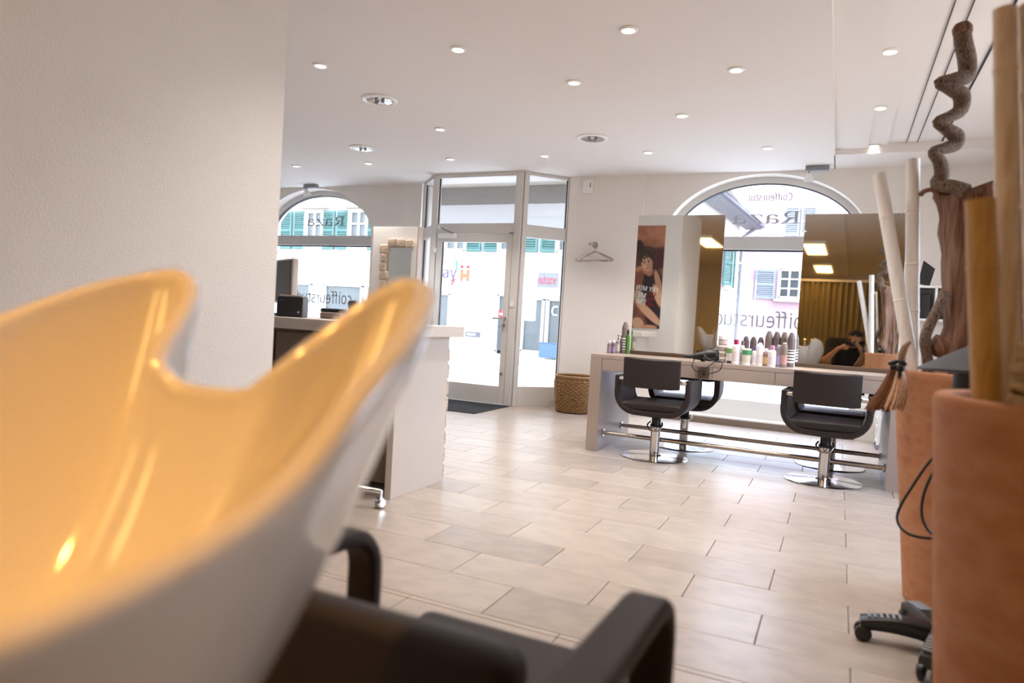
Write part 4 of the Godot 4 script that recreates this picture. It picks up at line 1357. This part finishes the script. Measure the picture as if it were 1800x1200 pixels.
func wall_things() -> void:
	# coat hook with wire hangers
	var h := thing("coat_rail", "chrome wall hook with a ring by the entrance", "coat hook", Vector3(-2.54, 1.86, -7.52))
	part(h, "arm", tb([Vector3(-0.06, 0.02, 0), Vector3(-0.06, 0.02, 0.06), Vector3(0.0, 0.0, 0.11), Vector3(0.03, 0.0, 0.12)], 0.011, 10), "steel")
	var ring := []
	for i in 17:
		ring.append(Vector3(0.02 + 0.032 * cos(TAU * i / 16.0), 0.0 + 0.032 * sin(TAU * i / 16.0), 0.11))
	part(h, "ring", tb(ring, 0.008, 8), "steel")
	for i in 4:
		var g := thing("clothes_hanger", "wire clothes hanger on the wall hook, %s of four" % ["nearest the wall", "second from the wall", "third from the wall", "nearest the room"][i], "hanger", Vector3(-2.52, 1.86, -7.46 + 0.022 * i), -26.0 + 16.0 * i, "wire hangers by the entrance")
		g.scale = Vector3(0.95, 0.9, 0.95)
		g.rotation_degrees.z = [-3.0, 2.0, -1.0, 4.0][i]
		var s := 1.0
		var b := MB.new()
		b.tube(curve([Vector3(-0.01, 0.018, 0), Vector3(0.016, 0.022, 0), Vector3(0.02, -0.0, 0), Vector3(0, -0.03, 0), Vector3(0, -0.075, 0)], 0.01), 0.0035, 8)
		part(g, "hook", b, "steel")
		b = MB.new()
		b.tube(curve([Vector3(0, -0.075, 0), Vector3(0.07, -0.1, 0), Vector3(0.16, -0.145, 0), Vector3(0.215, -0.178, 0), Vector3(0.2, -0.192, 0), Vector3(0.0, -0.186, 0), Vector3(-0.2, -0.192, 0), Vector3(-0.215, -0.178, 0), Vector3(-0.16, -0.145, 0), Vector3(-0.07, -0.1, 0), Vector3(0, -0.075, 0)], 0.015), 0.0055, 8)
		part(g, "bow", b, "steel")
	var t := thing("wall_sensor", "small white alarm sensor high on the wall by the entrance", "sensor", Vector3(-2.675, 2.53, -7.52))
	part(t, "case", bx(Vector3(0, 0, 0.02), Vector3(0.11, 0.15, 0.04), 0.008), "white")
	part(t, "slot", bx(Vector3(0.035, 0.01, 0.041), Vector3(0.008, 0.05, 0.004)), "black_plastic")
	var sw := thing("light_switch", "pair of faint white switches on the wall beside the hangers", "switch", Vector3(-2.27, 1.85, -7.52))
	for x in [-0.045, 0.045]:
		part(sw, "rocker", bx(Vector3(x, 0, 0.005), Vector3(0.07, 0.075, 0.01), 0.003), "white_matte")
	# wicker basket
	var k := thing("wicker_basket", "round brown wicker basket standing against the entrance wall", "basket", Vector3(-2.6, 0.0, -7.27))
	var w := MB.new()
	for row in 17:
		var y := 0.02 + row * 0.0205
		var rr := 0.185 + 0.035 * sin(clampf(y / 0.3, 0, 1) * PI / 2)
		var path := []
		for j in 97:
			var a := TAU * j / 96.0
			var o := 0.009 * (1 if (row % 2 == 0) else -1) * cos(a * 24.0)
			path.append(Vector3((rr + o) * cos(a), y + 0.003 * sin(a * 24.0), (rr + o) * sin(a)))
		w.tube(path, 0.0105, 6, false)
	part(k, "weave", w, "wicker")
	for j in 24:
		var a := TAU * j / 24.0
		part(k, "stake", tb([Vector3(0.186 * cos(a), 0.01, 0.186 * sin(a)), Vector3(0.218 * cos(a), 0.3, 0.218 * sin(a)), Vector3(0.218 * cos(a), 0.395, 0.218 * sin(a))], 0.008, 6), "wicker")
	var rim := []
	for j in 49:
		var a := TAU * j / 48.0
		rim.append(Vector3(0.22 * cos(a), 0.395 + 0.004 * sin(a * 24), 0.22 * sin(a)))
	part(k, "rim", tb(rim, 0.016, 8), "wicker")
	part(k, "bottom", la([Vector2(0, 0.02), Vector2(0.18, 0.02), Vector2(0.18, 0.005), Vector2(0, 0.005)], 32), "wicker")
	part(k, "lining", la([Vector2(0.19, 0.02), Vector2(0.2, 0.3), Vector2(0.2, 0.36), Vector2(0.197, 0.36), Vector2(0.197, 0.3), Vector2(0.187, 0.02)], 40), "wicker")
	# ceiling spots before the arched windows
	for q in [[-0.3, "over the right arched window"], [-6.62, "over the left arched window"]]:
		var s := thing("ceiling_spotlight", "grey mounted spotlight with a white bell shade " + q[1], "spotlight", Vector3(q[0], CEIL, -7.42))
		part(s, "mount", bx(Vector3(0, -0.025, 0), Vector3(0.21, 0.05, 0.07), 0.004), "mid_grey")
		part(s, "stem", tb([Vector3(-0.07, -0.05, 0), Vector3(-0.075, -0.075, 0.01)], 0.006, 8), "steel")
		part(s, "shade", la([Vector2(0.014, 0.0), Vector2(0.03, -0.012), Vector2(0.047, -0.05), Vector2(0.053, -0.082), Vector2(0.05, -0.082), Vector2(0.044, -0.05), Vector2(0.026, -0.014), Vector2(0.0, -0.01)], 24), "white", Vector3(-0.075, -0.07, 0.01), Vector3(14, 0, 8))
	# white cube shelf with black cases
	var f := thing("cube_shelf", "white open wall shelf with black cases near the right window", "shelf", Vector3(0.68, 1.2, -7.6))
	for x in [-0.16, 0.09, 0.34]:
		part(f, "upright", bb(Vector3(x - 0.01, 0, 0), Vector3(x + 0.01, 0.3, 0.28), 0.002, 1), "white")
	for y in [0.0, 0.3]:
		part(f, "board", bb(Vector3(-0.17, y - 0.01, 0), Vector3(0.35, y + 0.01, 0.28), 0.002, 1), "white")
	part(f, "back", bb(Vector3(-0.16, 0, 0), Vector3(0.34, 0.3, 0.01)), "white_matte")
	one("black_case", bb(Vector3(0.54, 1.212, -7.57), Vector3(0.73, 1.44, -7.36), 0.01), "black_plastic", "black case in the left bay of the white wall shelf", "case")
	one("black_case", bb(Vector3(0.8, 1.212, -7.57), Vector3(1.0, 1.46, -7.36), 0.01), "black_plastic", "black case in the right bay of the white wall shelf", "case")
	var bp := MB.new()
	bp.prism(PackedVector2Array([Vector2(-0.075, 0.02), Vector2(-0.04, 0.235), Vector2(0.055, 0.16), Vector2(0.02, 0.0)]), 0.03)
	one("leaning_picture", bp, "black_plastic", "black angular picture leaning on top of the white wall shelf", "picture", Vector3(0.7, 1.512, -7.42), Vector3(-6, 0, 0))
	# little white trolley with tools
	var tr := thing("tool_trolley", "small white trolley with clippers near the right window sill", "trolley", Vector3(0.53, 0, -7.25))
	for x in [-0.15, 0.15]:
		for z in [-0.12, 0.12]:
			part(tr, "post", bb(Vector3(x - 0.012, 0.04, z - 0.012), Vector3(x + 0.012, 0.42, z + 0.012), 0.003), "white")
			part(tr, "caster", la([Vector2(0, 0.01), Vector2(0.016, 0.01), Vector2(0.02, 0.004), Vector2(0.02, -0.004), Vector2(0.016, -0.01), Vector2(0, -0.01)], 14), "mid_grey", Vector3(x, 0.021, z), Vector3(90, 0, 0))
	for y in [0.06, 0.2, 0.27]:
		part(tr, "shelf", bb(Vector3(-0.16, y - 0.008, -0.13), Vector3(0.16, y + 0.008, 0.13), 0.002, 1), "white")
	for i in 3:
		var cl := thing("hair_clipper", "black and yellow hair clipper standing on the white trolley, %s" % ["left one", "middle one", "right one"][i], "clipper", Vector3(0.425 + i * 0.052, 0.278, -7.16), 0.0, "clippers on the trolley")
		part(cl, "body", bx(Vector3(0, 0.035, 0), Vector3(0.042, 0.07, 0.035), 0.008), "black_plastic")
		part(cl, "blade_head", bx(Vector3(0, 0.115, 0), Vector3(0.026, 0.09, 0.024), 0.004), "yellow" if i < 2 else "black_plastic")

func downlight(at: Vector3, label: String, big := false, warm := false) -> void:
	var o := thing("ceiling_reflector" if big else "downlight", label, "ceiling light", at, 0.0, "large round ceiling reflectors" if big else "small round ceiling downlights")
	if big:
		part(o, "trim_ring", la([Vector2(0.105, -0.001), Vector2(0.14, -0.001), Vector2(0.141, -0.006), Vector2(0.13, -0.014), Vector2(0.108, -0.016), Vector2(0.104, -0.012), Vector2(0.105, -0.001)], 40), "white")
		for i in 8:
			var a0 := TAU * i / 8.0
			var a1 := TAU * (i + 1) / 8.0
			var b := MB.new()
			var p := func(a: float, r: float, y: float) -> Vector3: return Vector3(cos(a) * r, y, sin(a) * r)
			b.grid([PackedVector3Array([p.call(a0, 0.103, -0.013), p.call(a1, 0.103, -0.013), p.call(a1, 0.103, -0.011), p.call(a0, 0.103, -0.011)]), PackedVector3Array([p.call(a0, 0.035, -0.004), p.call(a1, 0.035, -0.004), p.call(a1, 0.035, -0.002), p.call(a0, 0.035, -0.002)])])
			part(o, "facet", b, "chrome", Vector3.ZERO, Vector3(0, 0, 0))
		for x in [-0.03, 0.03]:
			part(o, "lamp_bulb", la([Vector2(0, -0.03), Vector2(0.011, -0.026), Vector2(0.014, -0.014), Vector2(0.012, -0.004), Vector2(0, -0.003)], 14), "mid_grey", Vector3(x, 0, 0))
		return
	part(o, "trim_ring", la([Vector2(0.035, -0.001), Vector2(0.053, -0.001), Vector2(0.054, -0.004), Vector2(0.048, -0.01), Vector2(0.038, -0.011), Vector2(0.036, -0.006), Vector2(0.035, -0.001)], 28), "white")
	part(o, "lamp_disc", la([Vector2(0, -0.004), Vector2(0.034, -0.004), Vector2(0.035, -0.002), Vector2(0, -0.002)], 24), "lamp_glow")
	var l := SpotLight3D.new()
	l.name = "lamp"
	l.light_color = Color(1.0, 0.965, 0.93)
	l.light_energy = SPOT_E
	l.light_size = 0.03
	l.spot_angle = 48.0
	l.spot_angle_attenuation = 0.8
	l.spot_range = 12.0
	if warm:
		l.light_color = Color(1.0, 0.71, 0.36)
		l.light_energy = WASH_E
		l.spot_angle = 30.0
		l.light_size = 0.05
	l.shadow_enabled = true
	o.add_child(l)
	l.position = Vector3(0, -0.02, 0)
	l.rotation_degrees.x = -90.0

const SPOT_E := 0.8
const WASH_E := 1.0
const PANEL_E := 0.95

func ceiling_lights() -> void:
	var rows := [[[-3.33, -3.77, "row nearest the viewer, leftmost"], [-2.26, -3.79, "row nearest the viewer, second from the left"], [-1.18, -3.82, "row nearest the viewer, third from the left"]],
		[[-1.77, -4.55, "second row, left of two"], [-0.7, -4.6, "second row, right of two"]],
		[[-3.35, -5.38, "third row, left one above the entrance side"], [-1.22, -5.48, "third row, above the styling table"]],
		[[-5.95, -6.4, "row along the windows, first from the left"], [-4.93, -6.44, "row along the windows, second from the left"], [-3.86, -6.44, "row along the windows, third from the left"], [-2.8, -6.5, "row along the windows, fourth from the left"], [-1.76, -6.57, "row along the windows, fifth from the left"], [-0.69, -6.62, "row along the windows, sixth from the left"]]]
	for r in rows:
		for q in r:
			downlight(Vector3(q[0], CEIL, q[1]), "small glowing ceiling downlight, " + q[2])
	for q in [[-1.72, -2.95, "left one just before the frame"], [-0.65, -2.98, "right one just before the frame"], [-1.18, -2.1, "above the stucco wall corner"], [-0.1, -2.1, "above the nearest pot"]]:
		downlight(Vector3(q[0], CEIL, q[1]), "small ceiling downlight over the viewer, " + q[2])
	downlight(Vector3(-0.7, CEIL, -0.1), "warm halogen downlight right above the foreground wash basin", false, true)
	for q in [[0.163, -4.72, "nearest"], [0.166, -5.85, "middle"], [0.172, -6.98, "furthest"]]:
		downlight(Vector3(q[0], CEIL + 0.065, q[1]), "small glowing downlight in the stepped ceiling strip, %s of three" % q[2])
	downlight(Vector3(-3.38, CEIL, -4.52), "large chrome ceiling reflector, nearest of three", true)
	downlight(Vector3(-4.54, CEIL, -5.83), "large chrome ceiling reflector, far left of three", true)
	downlight(Vector3(-2.11, CEIL, -5.96), "large chrome ceiling reflector, right one of three", true)

func rear_room() -> void:
	# warm ceiling luminaires over the wash area
	for q in [[-0.62, 1.7, "nearest the wash basins"], [-0.62, 5.0, "at the far rear"], [-2.3, 1.8, "over the second wash basin"]]:
		var o := thing("ceiling_panel_light", "warm rectangular ceiling light in the rear, " + q[2], "ceiling light", Vector3(q[0], CEIL, q[1]), 0.0, "warm ceiling panels in the rear")
		part(o, "housing", bb(Vector3(-0.19, -0.05, -0.72), Vector3(0.19, -0.001, 0.72), 0.004), "white")
		part(o, "light_panel", bb(Vector3(-0.16, -0.054, -0.69), Vector3(0.16, -0.05, 0.69)), "panel_glow")
		var l := AreaLight3D.new()
		l.name = "lamp"
		l.area_size = Vector2(0.32, 1.38)
		l.light_color = Color(1.0, 0.76, 0.42)
		l.light_energy = PANEL_E
		l.shadow_enabled = true
		l.area_range = 14.0
		o.add_child(l)
		l.position = Vector3(0, -0.06, 0)
		l.rotation_degrees.x = -90.0
	# pleated curtain
	var c := thing("pleated_curtain", "beige pleated floor length curtain behind the photographer, seen in the mirror", "curtain", Vector3(-0.75, 0, 2.35))
	var rings := []
	for k in [0.03, 1.0, 2.1]:
		var ring := PackedVector3Array()
		for i in 181:
			var x := -1.25 + 2.5 * i / 180.0
			ring.append(Vector3(x, k, 0.03 * sin(i * 0.9) + 0.01 * sin(i * 0.37)))
		rings.append(ring)
	var b := MB.new()
	b.grid(rings, false, false, false, Transform3D.IDENTITY, false)
	part(c, "cloth", b, "curtain")
	part(c, "rail", bb(Vector3(-1.3, 2.1, -0.03), Vector3(1.3, 2.14, 0.03), 0.004), "taupe_light")
	for x in [-1.28, 1.28]:
		part(c, "post", bb(Vector3(x - 0.02, 0, -0.02), Vector3(x + 0.02, 2.1, 0.02), 0.004), "bamboo_yellow")
	# poster on the end of the near wall, facing the mirrors
	var p := thing("wall_poster", "tall fashion poster of a short haired model, seen in the left mirror", "poster", Vector3(0, 0, 0))
	part(p, "backing", bb(Vector3(-3.02, 0.965, -2.062), Vector3(-2.2, 2.36, -2.052)), "white")
	var q := MB.new()
	q.quad(Vector3(-2.2, 2.36, -2.063), Vector3(-3.02, 2.36, -2.063), Vector3(-3.02, 0.965, -2.063), Vector3(-2.2, 0.965, -2.063))
	q.uv = PackedVector2Array([Vector2(0, 0), Vector2(1, 0), Vector2(1, 1), Vector2(0, 1)])
	var pm := mat("poster_print", "ffffff", 0.5)
	pm.albedo_texture = ImageTexture.create_from_image(poster_image())
	part(p, "print", q, "poster_print")
	text(p, "lettering", "TRY MIN", 0.06, "white", Vector3(-2.4, 1.5, -2.066), Vector3(0, 180, 8), false, 0.002)
	text(p, "lettering", "ME", 0.065, "white", Vector3(-2.47, 1.41, -2.066), Vector3(0, 180, 8), false, 0.002)
	text(p, "lettering", "I'M", 0.065, "white", Vector3(-2.47, 1.325, -2.066), Vector3(0, 180, 8), false, 0.002)
	text(p, "lettering", "ME", 0.11, "red", Vector3(-2.35, 1.37, -2.066), Vector3(0, 180, 98), false, 0.002)

func blot(im: Image, cx: float, cy: float, rx: float, ry: float, turn: float, c: Color, soft := 0.15) -> void:
	var w := im.get_width()
	var h := im.get_height()
	var R := maxf(rx, ry) * 1.3
	for y in range(maxi(0, int(cy - R)), mini(h, int(cy + R))):
		for x in range(maxi(0, int(cx - R)), mini(w, int(cx + R))):
			var d := Vector2(x - cx, y - cy).rotated(-turn)
			var k := sqrt(pow(d.x / rx, 2) + pow(d.y / ry, 2))
			if k < 1.0 + soft:
				im.set_pixel(x, y, im.get_pixel(x, y).lerp(c, clampf((1.0 + soft - k) / (2.0 * soft), 0, 1) * c.a))

func poster_image() -> Image:
	# u runs from the room side (x = -2.2) to the left; the print shows a model leaning on one arm
	var W := 354
	var H := 600
	var im := Image.create(W, H, false, Image.FORMAT_RGB8)
	im.fill(Color.html("8a5238"))
	var n := FastNoiseLite.new()
	n.frequency = 0.008
	for y in H:
		for x in W:
			var k := n.get_noise_2d(x, y) * 0.5 + 0.5
			im.set_pixel(x, y, Color.html("6b3a26").lerp(Color.html("b5785a"), clampf(k + 0.4 - y / 750.0, 0, 1)))
	# drape behind, sofa shade
	blot(im, 30, 190, 110, 62, 0.25, Color.html("4a1a1e"))
	blot(im, 170, 170, 70, 80, 0.0, Color.html("54231c"))
	blot(im, 150, 120, 22, 34, 0.1, Color.html("23120f"))
	# dark top
	blot(im, 70, 330, 62, 110, 0.15, Color.html("1a1113"))
	blot(im, 40, 420, 70, 150, 0.0, Color.html("241018"))
	blot(im, 20, 520, 60, 90, 0.0, Color.html("2a121c"))
	# shoulder and upper arm, hand under the chin, bent forearm
	blot(im, 24, 330, 17, 78, 0.3, Color.html("c08a68"))
	blot(im, 128, 262, 36, 22, -0.3, Color.html("b57c5a"))
	blot(im, 140, 330, 26, 70, -0.2, Color.html("7d4430"))
	blot(im, 130, 420, 30, 50, 0.5, Color.html("b9a08e"))
	blot(im, 20, 410, 22, 75, 0.4, Color.html("dba987"))
	blot(im, 70, 510, 24, 110, 0.85, Color.html("dba987"))
	blot(im, 130, 575, 34, 40, 0.8, Color.html("dba987"))
	blot(im, 60, 592, 46, 14, 0.0, Color.html("d09a78"))
	# neck, face, short tousled hair
	blot(im, 84, 262, 26, 34, 0.3, Color.html("a9704f"))
	blot(im, 96, 168, 52, 46, -0.2, Color.html("2f1a12"))
	blot(im, 98, 218, 33, 48, 0.2, Color.html("d6a382"))
	blot(im, 80, 226, 15, 38, 0.2, Color.html("b98564"))
	var rg := RandomNumberGenerator.new()
	rg.seed = 5
	for i in 46:
		var an := rg.randf_range(-3.4, 0.3)
		var rr := rg.randf_range(0.75, 1.12)
		blot(im, 98 + cos(an) * 46 * rr, 178 + sin(an) * 40 * rr, 5, 13, rg.randf_range(-1.2, 1.2), Color.html(["2a160e", "3d2418", "4a2c1c"][i % 3]))
	for q in [[76, 184, 0.6], [90, 178, 0.9], [106, 180, 0.7], [120, 188, 0.9], [132, 200, 0.5]]:
		blot(im, q[0], q[1], 6, 17, q[2], Color.html("33190f"))
	for q in [[88, 212], [113, 220]]:
		blot(im, q[0], q[1] - 8, 11, 2.5, 0.25, Color.html("3a2015"))
		blot(im, q[0], q[1], 8, 4, 0.15, Color.html("e6d6c8"))
		blot(im, q[0], q[1], 4.5, 4.5, 0.0, Color.html("2a1810"))
	blot(im, 98, 234, 5, 12, 0.2, Color.html("bd8a68"))
	blot(im, 96, 251, 11, 3.5, 0.15, Color.html("a3544a"))
	return im

# tapered bones joined smoothly and meshed as surface nets: bones are [a, b, ra, rb]
func flesh(mb: MB, bones: Array, cell: float, k: float, grow := 0.0) -> void:
	var lo := Vector3.ONE * 1e9
	var hi := -lo
	for b in bones:
		var m: float = maxf(b[2], b[3]) + grow + 3.0 * cell
		lo = lo.min(b[0] - Vector3.ONE * m).min(b[1] - Vector3.ONE * m)
		hi = hi.max(b[0] + Vector3.ONE * m).max(b[1] + Vector3.ONE * m)
	var nx := int((hi.x - lo.x) / cell) + 2
	var ny := int((hi.y - lo.y) / cell) + 2
	var nz := int((hi.z - lo.z) / cell) + 2
	var f := PackedFloat32Array()
	f.resize(nx * ny * nz)
	f.fill(1.0)
	for b in bones:
		var a: Vector3 = b[0]
		var c: Vector3 = b[1]
		var ra: float = b[2] + grow
		var rb: float = b[3] + grow
		var m: float = maxf(ra, rb) + k + 2.0 * cell
		var p0 := ((a.min(c) - Vector3.ONE * m - lo) / cell).floor()
		var p1 := ((a.max(c) + Vector3.ONE * m - lo) / cell).ceil()
		var ac := c - a
		var l2 := maxf(ac.length_squared(), 1e-9)
		for z in range(maxi(0, int(p0.z)), mini(nz, int(p1.z) + 1)):
			for y in range(maxi(0, int(p0.y)), mini(ny, int(p1.y) + 1)):
				var at := (z * ny + y) * nx
				for x in range(maxi(0, int(p0.x)), mini(nx, int(p1.x) + 1)):
					var p := lo + Vector3(x, y, z) * cell
					var t := clampf((p - a).dot(ac) / l2, 0.0, 1.0)
					var d := (p - a - ac * t).length() - lerpf(ra, rb, t)
					var o := f[at + x]
					var h := maxf(k - absf(o - d), 0.0) / k
					f[at + x] = minf(o, d) - h * h * k * 0.25
	var vs := PackedVector3Array()
	var tri := PackedInt32Array()
	var ids := {}
	var off := [0, 1, nx, nx + 1, nx * ny, nx * ny + 1, nx * ny + nx, nx * ny + nx + 1]
	var cor := [Vector3(0, 0, 0), Vector3(1, 0, 0), Vector3(0, 1, 0), Vector3(1, 1, 0), Vector3(0, 0, 1), Vector3(1, 0, 1), Vector3(0, 1, 1), Vector3(1, 1, 1)]
	var edges := [[0, 1], [2, 3], [4, 5], [6, 7], [0, 2], [1, 3], [4, 6], [5, 7], [0, 4], [1, 5], [2, 6], [3, 7]]
	for z in nz - 1:
		for y in ny - 1:
			for x in nx - 1:
				var at := (z * ny + y) * nx + x
				var inside := 0
				for i in 8:
					if f[at + off[i]] < 0.0:
						inside += 1
				if inside == 0 or inside == 8:
					continue
				var s := Vector3.ZERO
				var n := 0
				for e in edges:
					var fa := f[at + off[e[0]]]
					var fb := f[at + off[e[1]]]
					if (fa < 0.0) != (fb < 0.0):
						s += cor[e[0]].lerp(cor[e[1]], fa / (fa - fb))
						n += 1
				ids[at] = vs.size()
				vs.append(lo + (Vector3(x, y, z) + s / n) * cell)
	var step := [1, nx, nx * ny]
	for at in ids:
		for ax in 3:
			var u: int = step[(ax + 1) % 3]
			var w: int = step[(ax + 2) % 3]
			var fa := f[at]
			var fb := f[at + step[ax]]
			if (fa < 0.0) == (fb < 0.0):
				continue
			if not (ids.has(at - u) and ids.has(at - w) and ids.has(at - u - w)):
				continue
			var q := [ids[at], ids[at - u], ids[at - u - w], ids[at - w]]
			if fa < 0.0:
				tri.append_array(PackedInt32Array([q[0], q[1], q[2], q[0], q[2], q[3]]))
			else:
				tri.append_array(PackedInt32Array([q[0], q[2], q[1], q[0], q[3], q[2]]))
	mb.put(vs, tri)

func photographer() -> void:
	var p := thing("person", "person in a black shirt crouching with a camera, seen in the right mirror", "person", Vector3.ZERO)
	var head := Vector3(0.1, 1.075, 0.2)
	var neck := Vector3(0.06, 0.985, 0.31)
	var chest := Vector3(0.0, 0.88, 0.42)
	var belly := Vector3(-0.03, 0.68, 0.54)
	var hip := Vector3(-0.04, 0.5, 0.62)
	var shl := Vector3(-0.21, 0.985, 0.36)
	var shr := Vector3(0.235, 0.955, 0.4)
	var ell := Vector3(-0.28, 0.73, 0.17)
	var elr := Vector3(0.27, 0.77, 0.22)
	var wrl := Vector3(-0.12, 0.915, 0.09)
	var wrr := Vector3(0.15, 0.97, 0.1)
	var hal := Vector3(-0.045, 0.945, 0.075)
	var har := Vector3(0.105, 1.01, 0.075)
	var knl := Vector3(-0.26, 0.5, 0.2)
	var knr := Vector3(0.24, 0.14, 0.28)
	var fol := Vector3(-0.24, 0.07, 0.34)
	var b := MB.new()
	var torso := [[chest, belly, 0.155, 0.16], [belly, hip, 0.16, 0.165], [shl, shr, 0.085, 0.085], [chest + Vector3(-0.08, 0.05, -0.01), chest + Vector3(0.08, 0.04, 0), 0.12, 0.12]]
	var upper := [[shl, ell, 0.068, 0.05], [shr, elr, 0.068, 0.05]]
	var fore := [[ell, wrl, 0.047, 0.03], [elr, wrr, 0.047, 0.03], [neck, head + Vector3(-0.02, -0.05, 0.05), 0.055, 0.055], [chest, neck, 0.09, 0.06]]
	var legs := [[hip + Vector3(-0.09, 0, 0), knl, 0.1, 0.07], [knl, fol + Vector3(0, 0.05, 0.02), 0.068, 0.045], [hip + Vector3(0.09, 0, 0), knr, 0.1, 0.075], [knr, Vector3(0.2, 0.12, 0.68), 0.07, 0.05]]
	flesh(b, torso + upper + fore + legs, 0.02, 0.05)
	# head turned towards the viewfinder
	var look := Vector3(-0.42, -0.02, -0.9).normalized()
	var side := look.cross(Vector3.UP).normalized()
	var face := [[head + Vector3(0, 0.025, 0) - look * 0.015, head + Vector3(0, 0.03, 0) - look * 0.01, 0.088, 0.088], [head + look * 0.02 + Vector3(0, -0.02, 0), head + look * 0.035 + Vector3(0, -0.07, 0), 0.072, 0.042],
		[head + look * 0.095 + Vector3(0, 0.02, 0), head + look * 0.115 + Vector3(0, -0.02, 0), 0.011, 0.016], [head + look * 0.085 + Vector3(0, -0.055, 0) - side * 0.02, head + look * 0.085 + Vector3(0, -0.055, 0) + side * 0.02, 0.012, 0.012],
		[head + side * 0.08 + Vector3(0, 0.015, 0), head + side * 0.085 + Vector3(0, -0.02, 0), 0.014, 0.01], [head - side * 0.08 + Vector3(0, 0.015, 0), head - side * 0.085 + Vector3(0, -0.02, 0), 0.014, 0.01],
		[head + look * 0.078 + Vector3(0, 0.045, 0) - side * 0.035, head + look * 0.078 + Vector3(0, 0.045, 0) + side * 0.035, 0.014, 0.014]]
	flesh(b, face, 0.007, 0.02)
	# hands: palm, four fingers round what they hold, thumb from the palm's side
	for h in [[wrl, hal, Vector3(0.55, 0.35, -0.55), Vector3(-0.3, 0.6, -0.3)], [wrr, har, Vector3(-0.35, 0.55, -0.6), Vector3(-0.7, -0.2, 0.1)]]:
		var wr: Vector3 = h[0]
		var pa: Vector3 = h[1]
		var d := (pa - wr).normalized()
		var cu: Vector3 = h[2].normalized()
		var ac := d.cross(cu).normalized()
		var bones := [[wr, pa, 0.027, 0.03], [pa - ac * 0.02, pa + ac * 0.022, 0.022, 0.02]]
		var ln := [0.034, 0.04, 0.037, 0.028]
		for i in 4:
			var r0 := pa + ac * (-0.028 + 0.019 * i) + d * 0.018
			var r1: Vector3 = r0 + d * ln[i]
			var r2: Vector3 = r1 + (d * 0.3 + cu).normalized() * ln[i] * 0.75
			bones.append([r0, r1, 0.0095, 0.009])
			bones.append([r1, r2, 0.009, 0.0075])
		var t0 := pa - ac * 0.026 - d * 0.012
		var t1: Vector3 = t0 - ac * 0.024 + d * 0.022 + cu * 0.012
		bones.append([t0, t1, 0.012, 0.0105])
		bones.append([t1, t1 + d * 0.02 + cu * 0.016, 0.0105, 0.009])
		flesh(b, bones, 0.005, 0.008)
	part(p, "body", b, "skin")
	var sh := MB.new()
	var sleeve := [[shl, shl.lerp(ell, 0.82), 0.07, 0.062], [shr, shr.lerp(elr, 0.82), 0.07, 0.062], [chest, neck.lerp(chest, 0.35), 0.11, 0.07]]
	flesh(sh, torso + sleeve, 0.02, 0.05, 0.014)
	part(p, "shirt", sh, "shirt")
	var tr := MB.new()
	flesh(tr, [[belly + Vector3(-0.01, -0.12, 0.05), hip, 0.15, 0.16]] + legs, 0.02, 0.05, 0.016)
	part(p, "trousers", tr, "trousers")
	var hr := MB.new()
	flesh(hr, [[head + Vector3(0, 0.045, 0) - look * 0.03, head + Vector3(0, 0.06, 0) + look * 0.03, 0.09, 0.07], [head - look * 0.045 + Vector3(0, 0.02, 0), head - look * 0.05 + Vector3(0, -0.02, 0), 0.07, 0.055], [head + side * 0.055 + Vector3(0, 0.06, 0), head - side * 0.055 + Vector3(0, 0.06, 0), 0.05, 0.05]], 0.009, 0.03)
	part(p, "hair", hr, "hair_dark")
	var sb := MB.new()
	flesh(sb, [[fol + Vector3(0, -0.02, 0.05), fol + Vector3(-0.02, -0.03, -0.13), 0.045, 0.035], [Vector3(0.2, 0.1, 0.7), Vector3(0.2, 0.045, 0.8), 0.045, 0.035]], 0.015, 0.02)
	part(p, "shoes", sb, "black_plastic")
	# wrist watch
	var w := thing("wrist_watch", "steel watch on the photographer's wrist", "watch", wrr.lerp(elr, 0.2))
	var ax := (wrr - elr).normalized()
	var ub := ax.cross(Vector3.UP).normalized()
	var ring := []
	for i in 17:
		ring.append((ub * cos(TAU * i / 16.0) + ax.cross(ub) * sin(TAU * i / 16.0)) * 0.036)
	part(w, "band", tb(ring, 0.006, 8), "steel")
	# the camera held at the eye, its lens just behind the viewpoint
	var cm := thing("photo_camera", "black photo camera held to the photographer's eye", "camera", Vector3(0, 1, 0))
	cm.rotation_degrees = Vector3(-1.94, 25.08, 3.32)
	part(cm, "lens", la([Vector2(0, -0.085), Vector2(0.036, -0.085), Vector2(0.036, -0.06), Vector2(0.038, -0.058), Vector2(0.038, -0.015), Vector2(0.035, -0.012), Vector2(0.031, -0.014), Vector2(0.026, -0.03), Vector2(0, -0.03)], 28), "black_plastic", Vector3.ZERO, Vector3(-90, 0, 0))
	part(cm, "body", bb(Vector3(-0.07, -0.05, 0.083), Vector3(0.07, 0.04, 0.14), 0.012), "black_plastic")
	part(cm, "viewfinder_hump", bb(Vector3(-0.028, 0.036, 0.09), Vector3(0.028, 0.066, 0.145), 0.01), "black_plastic")
	part(cm, "grip", bb(Vector3(0.045, -0.048, 0.07), Vector3(0.078, 0.035, 0.14), 0.012), "dark_grey")
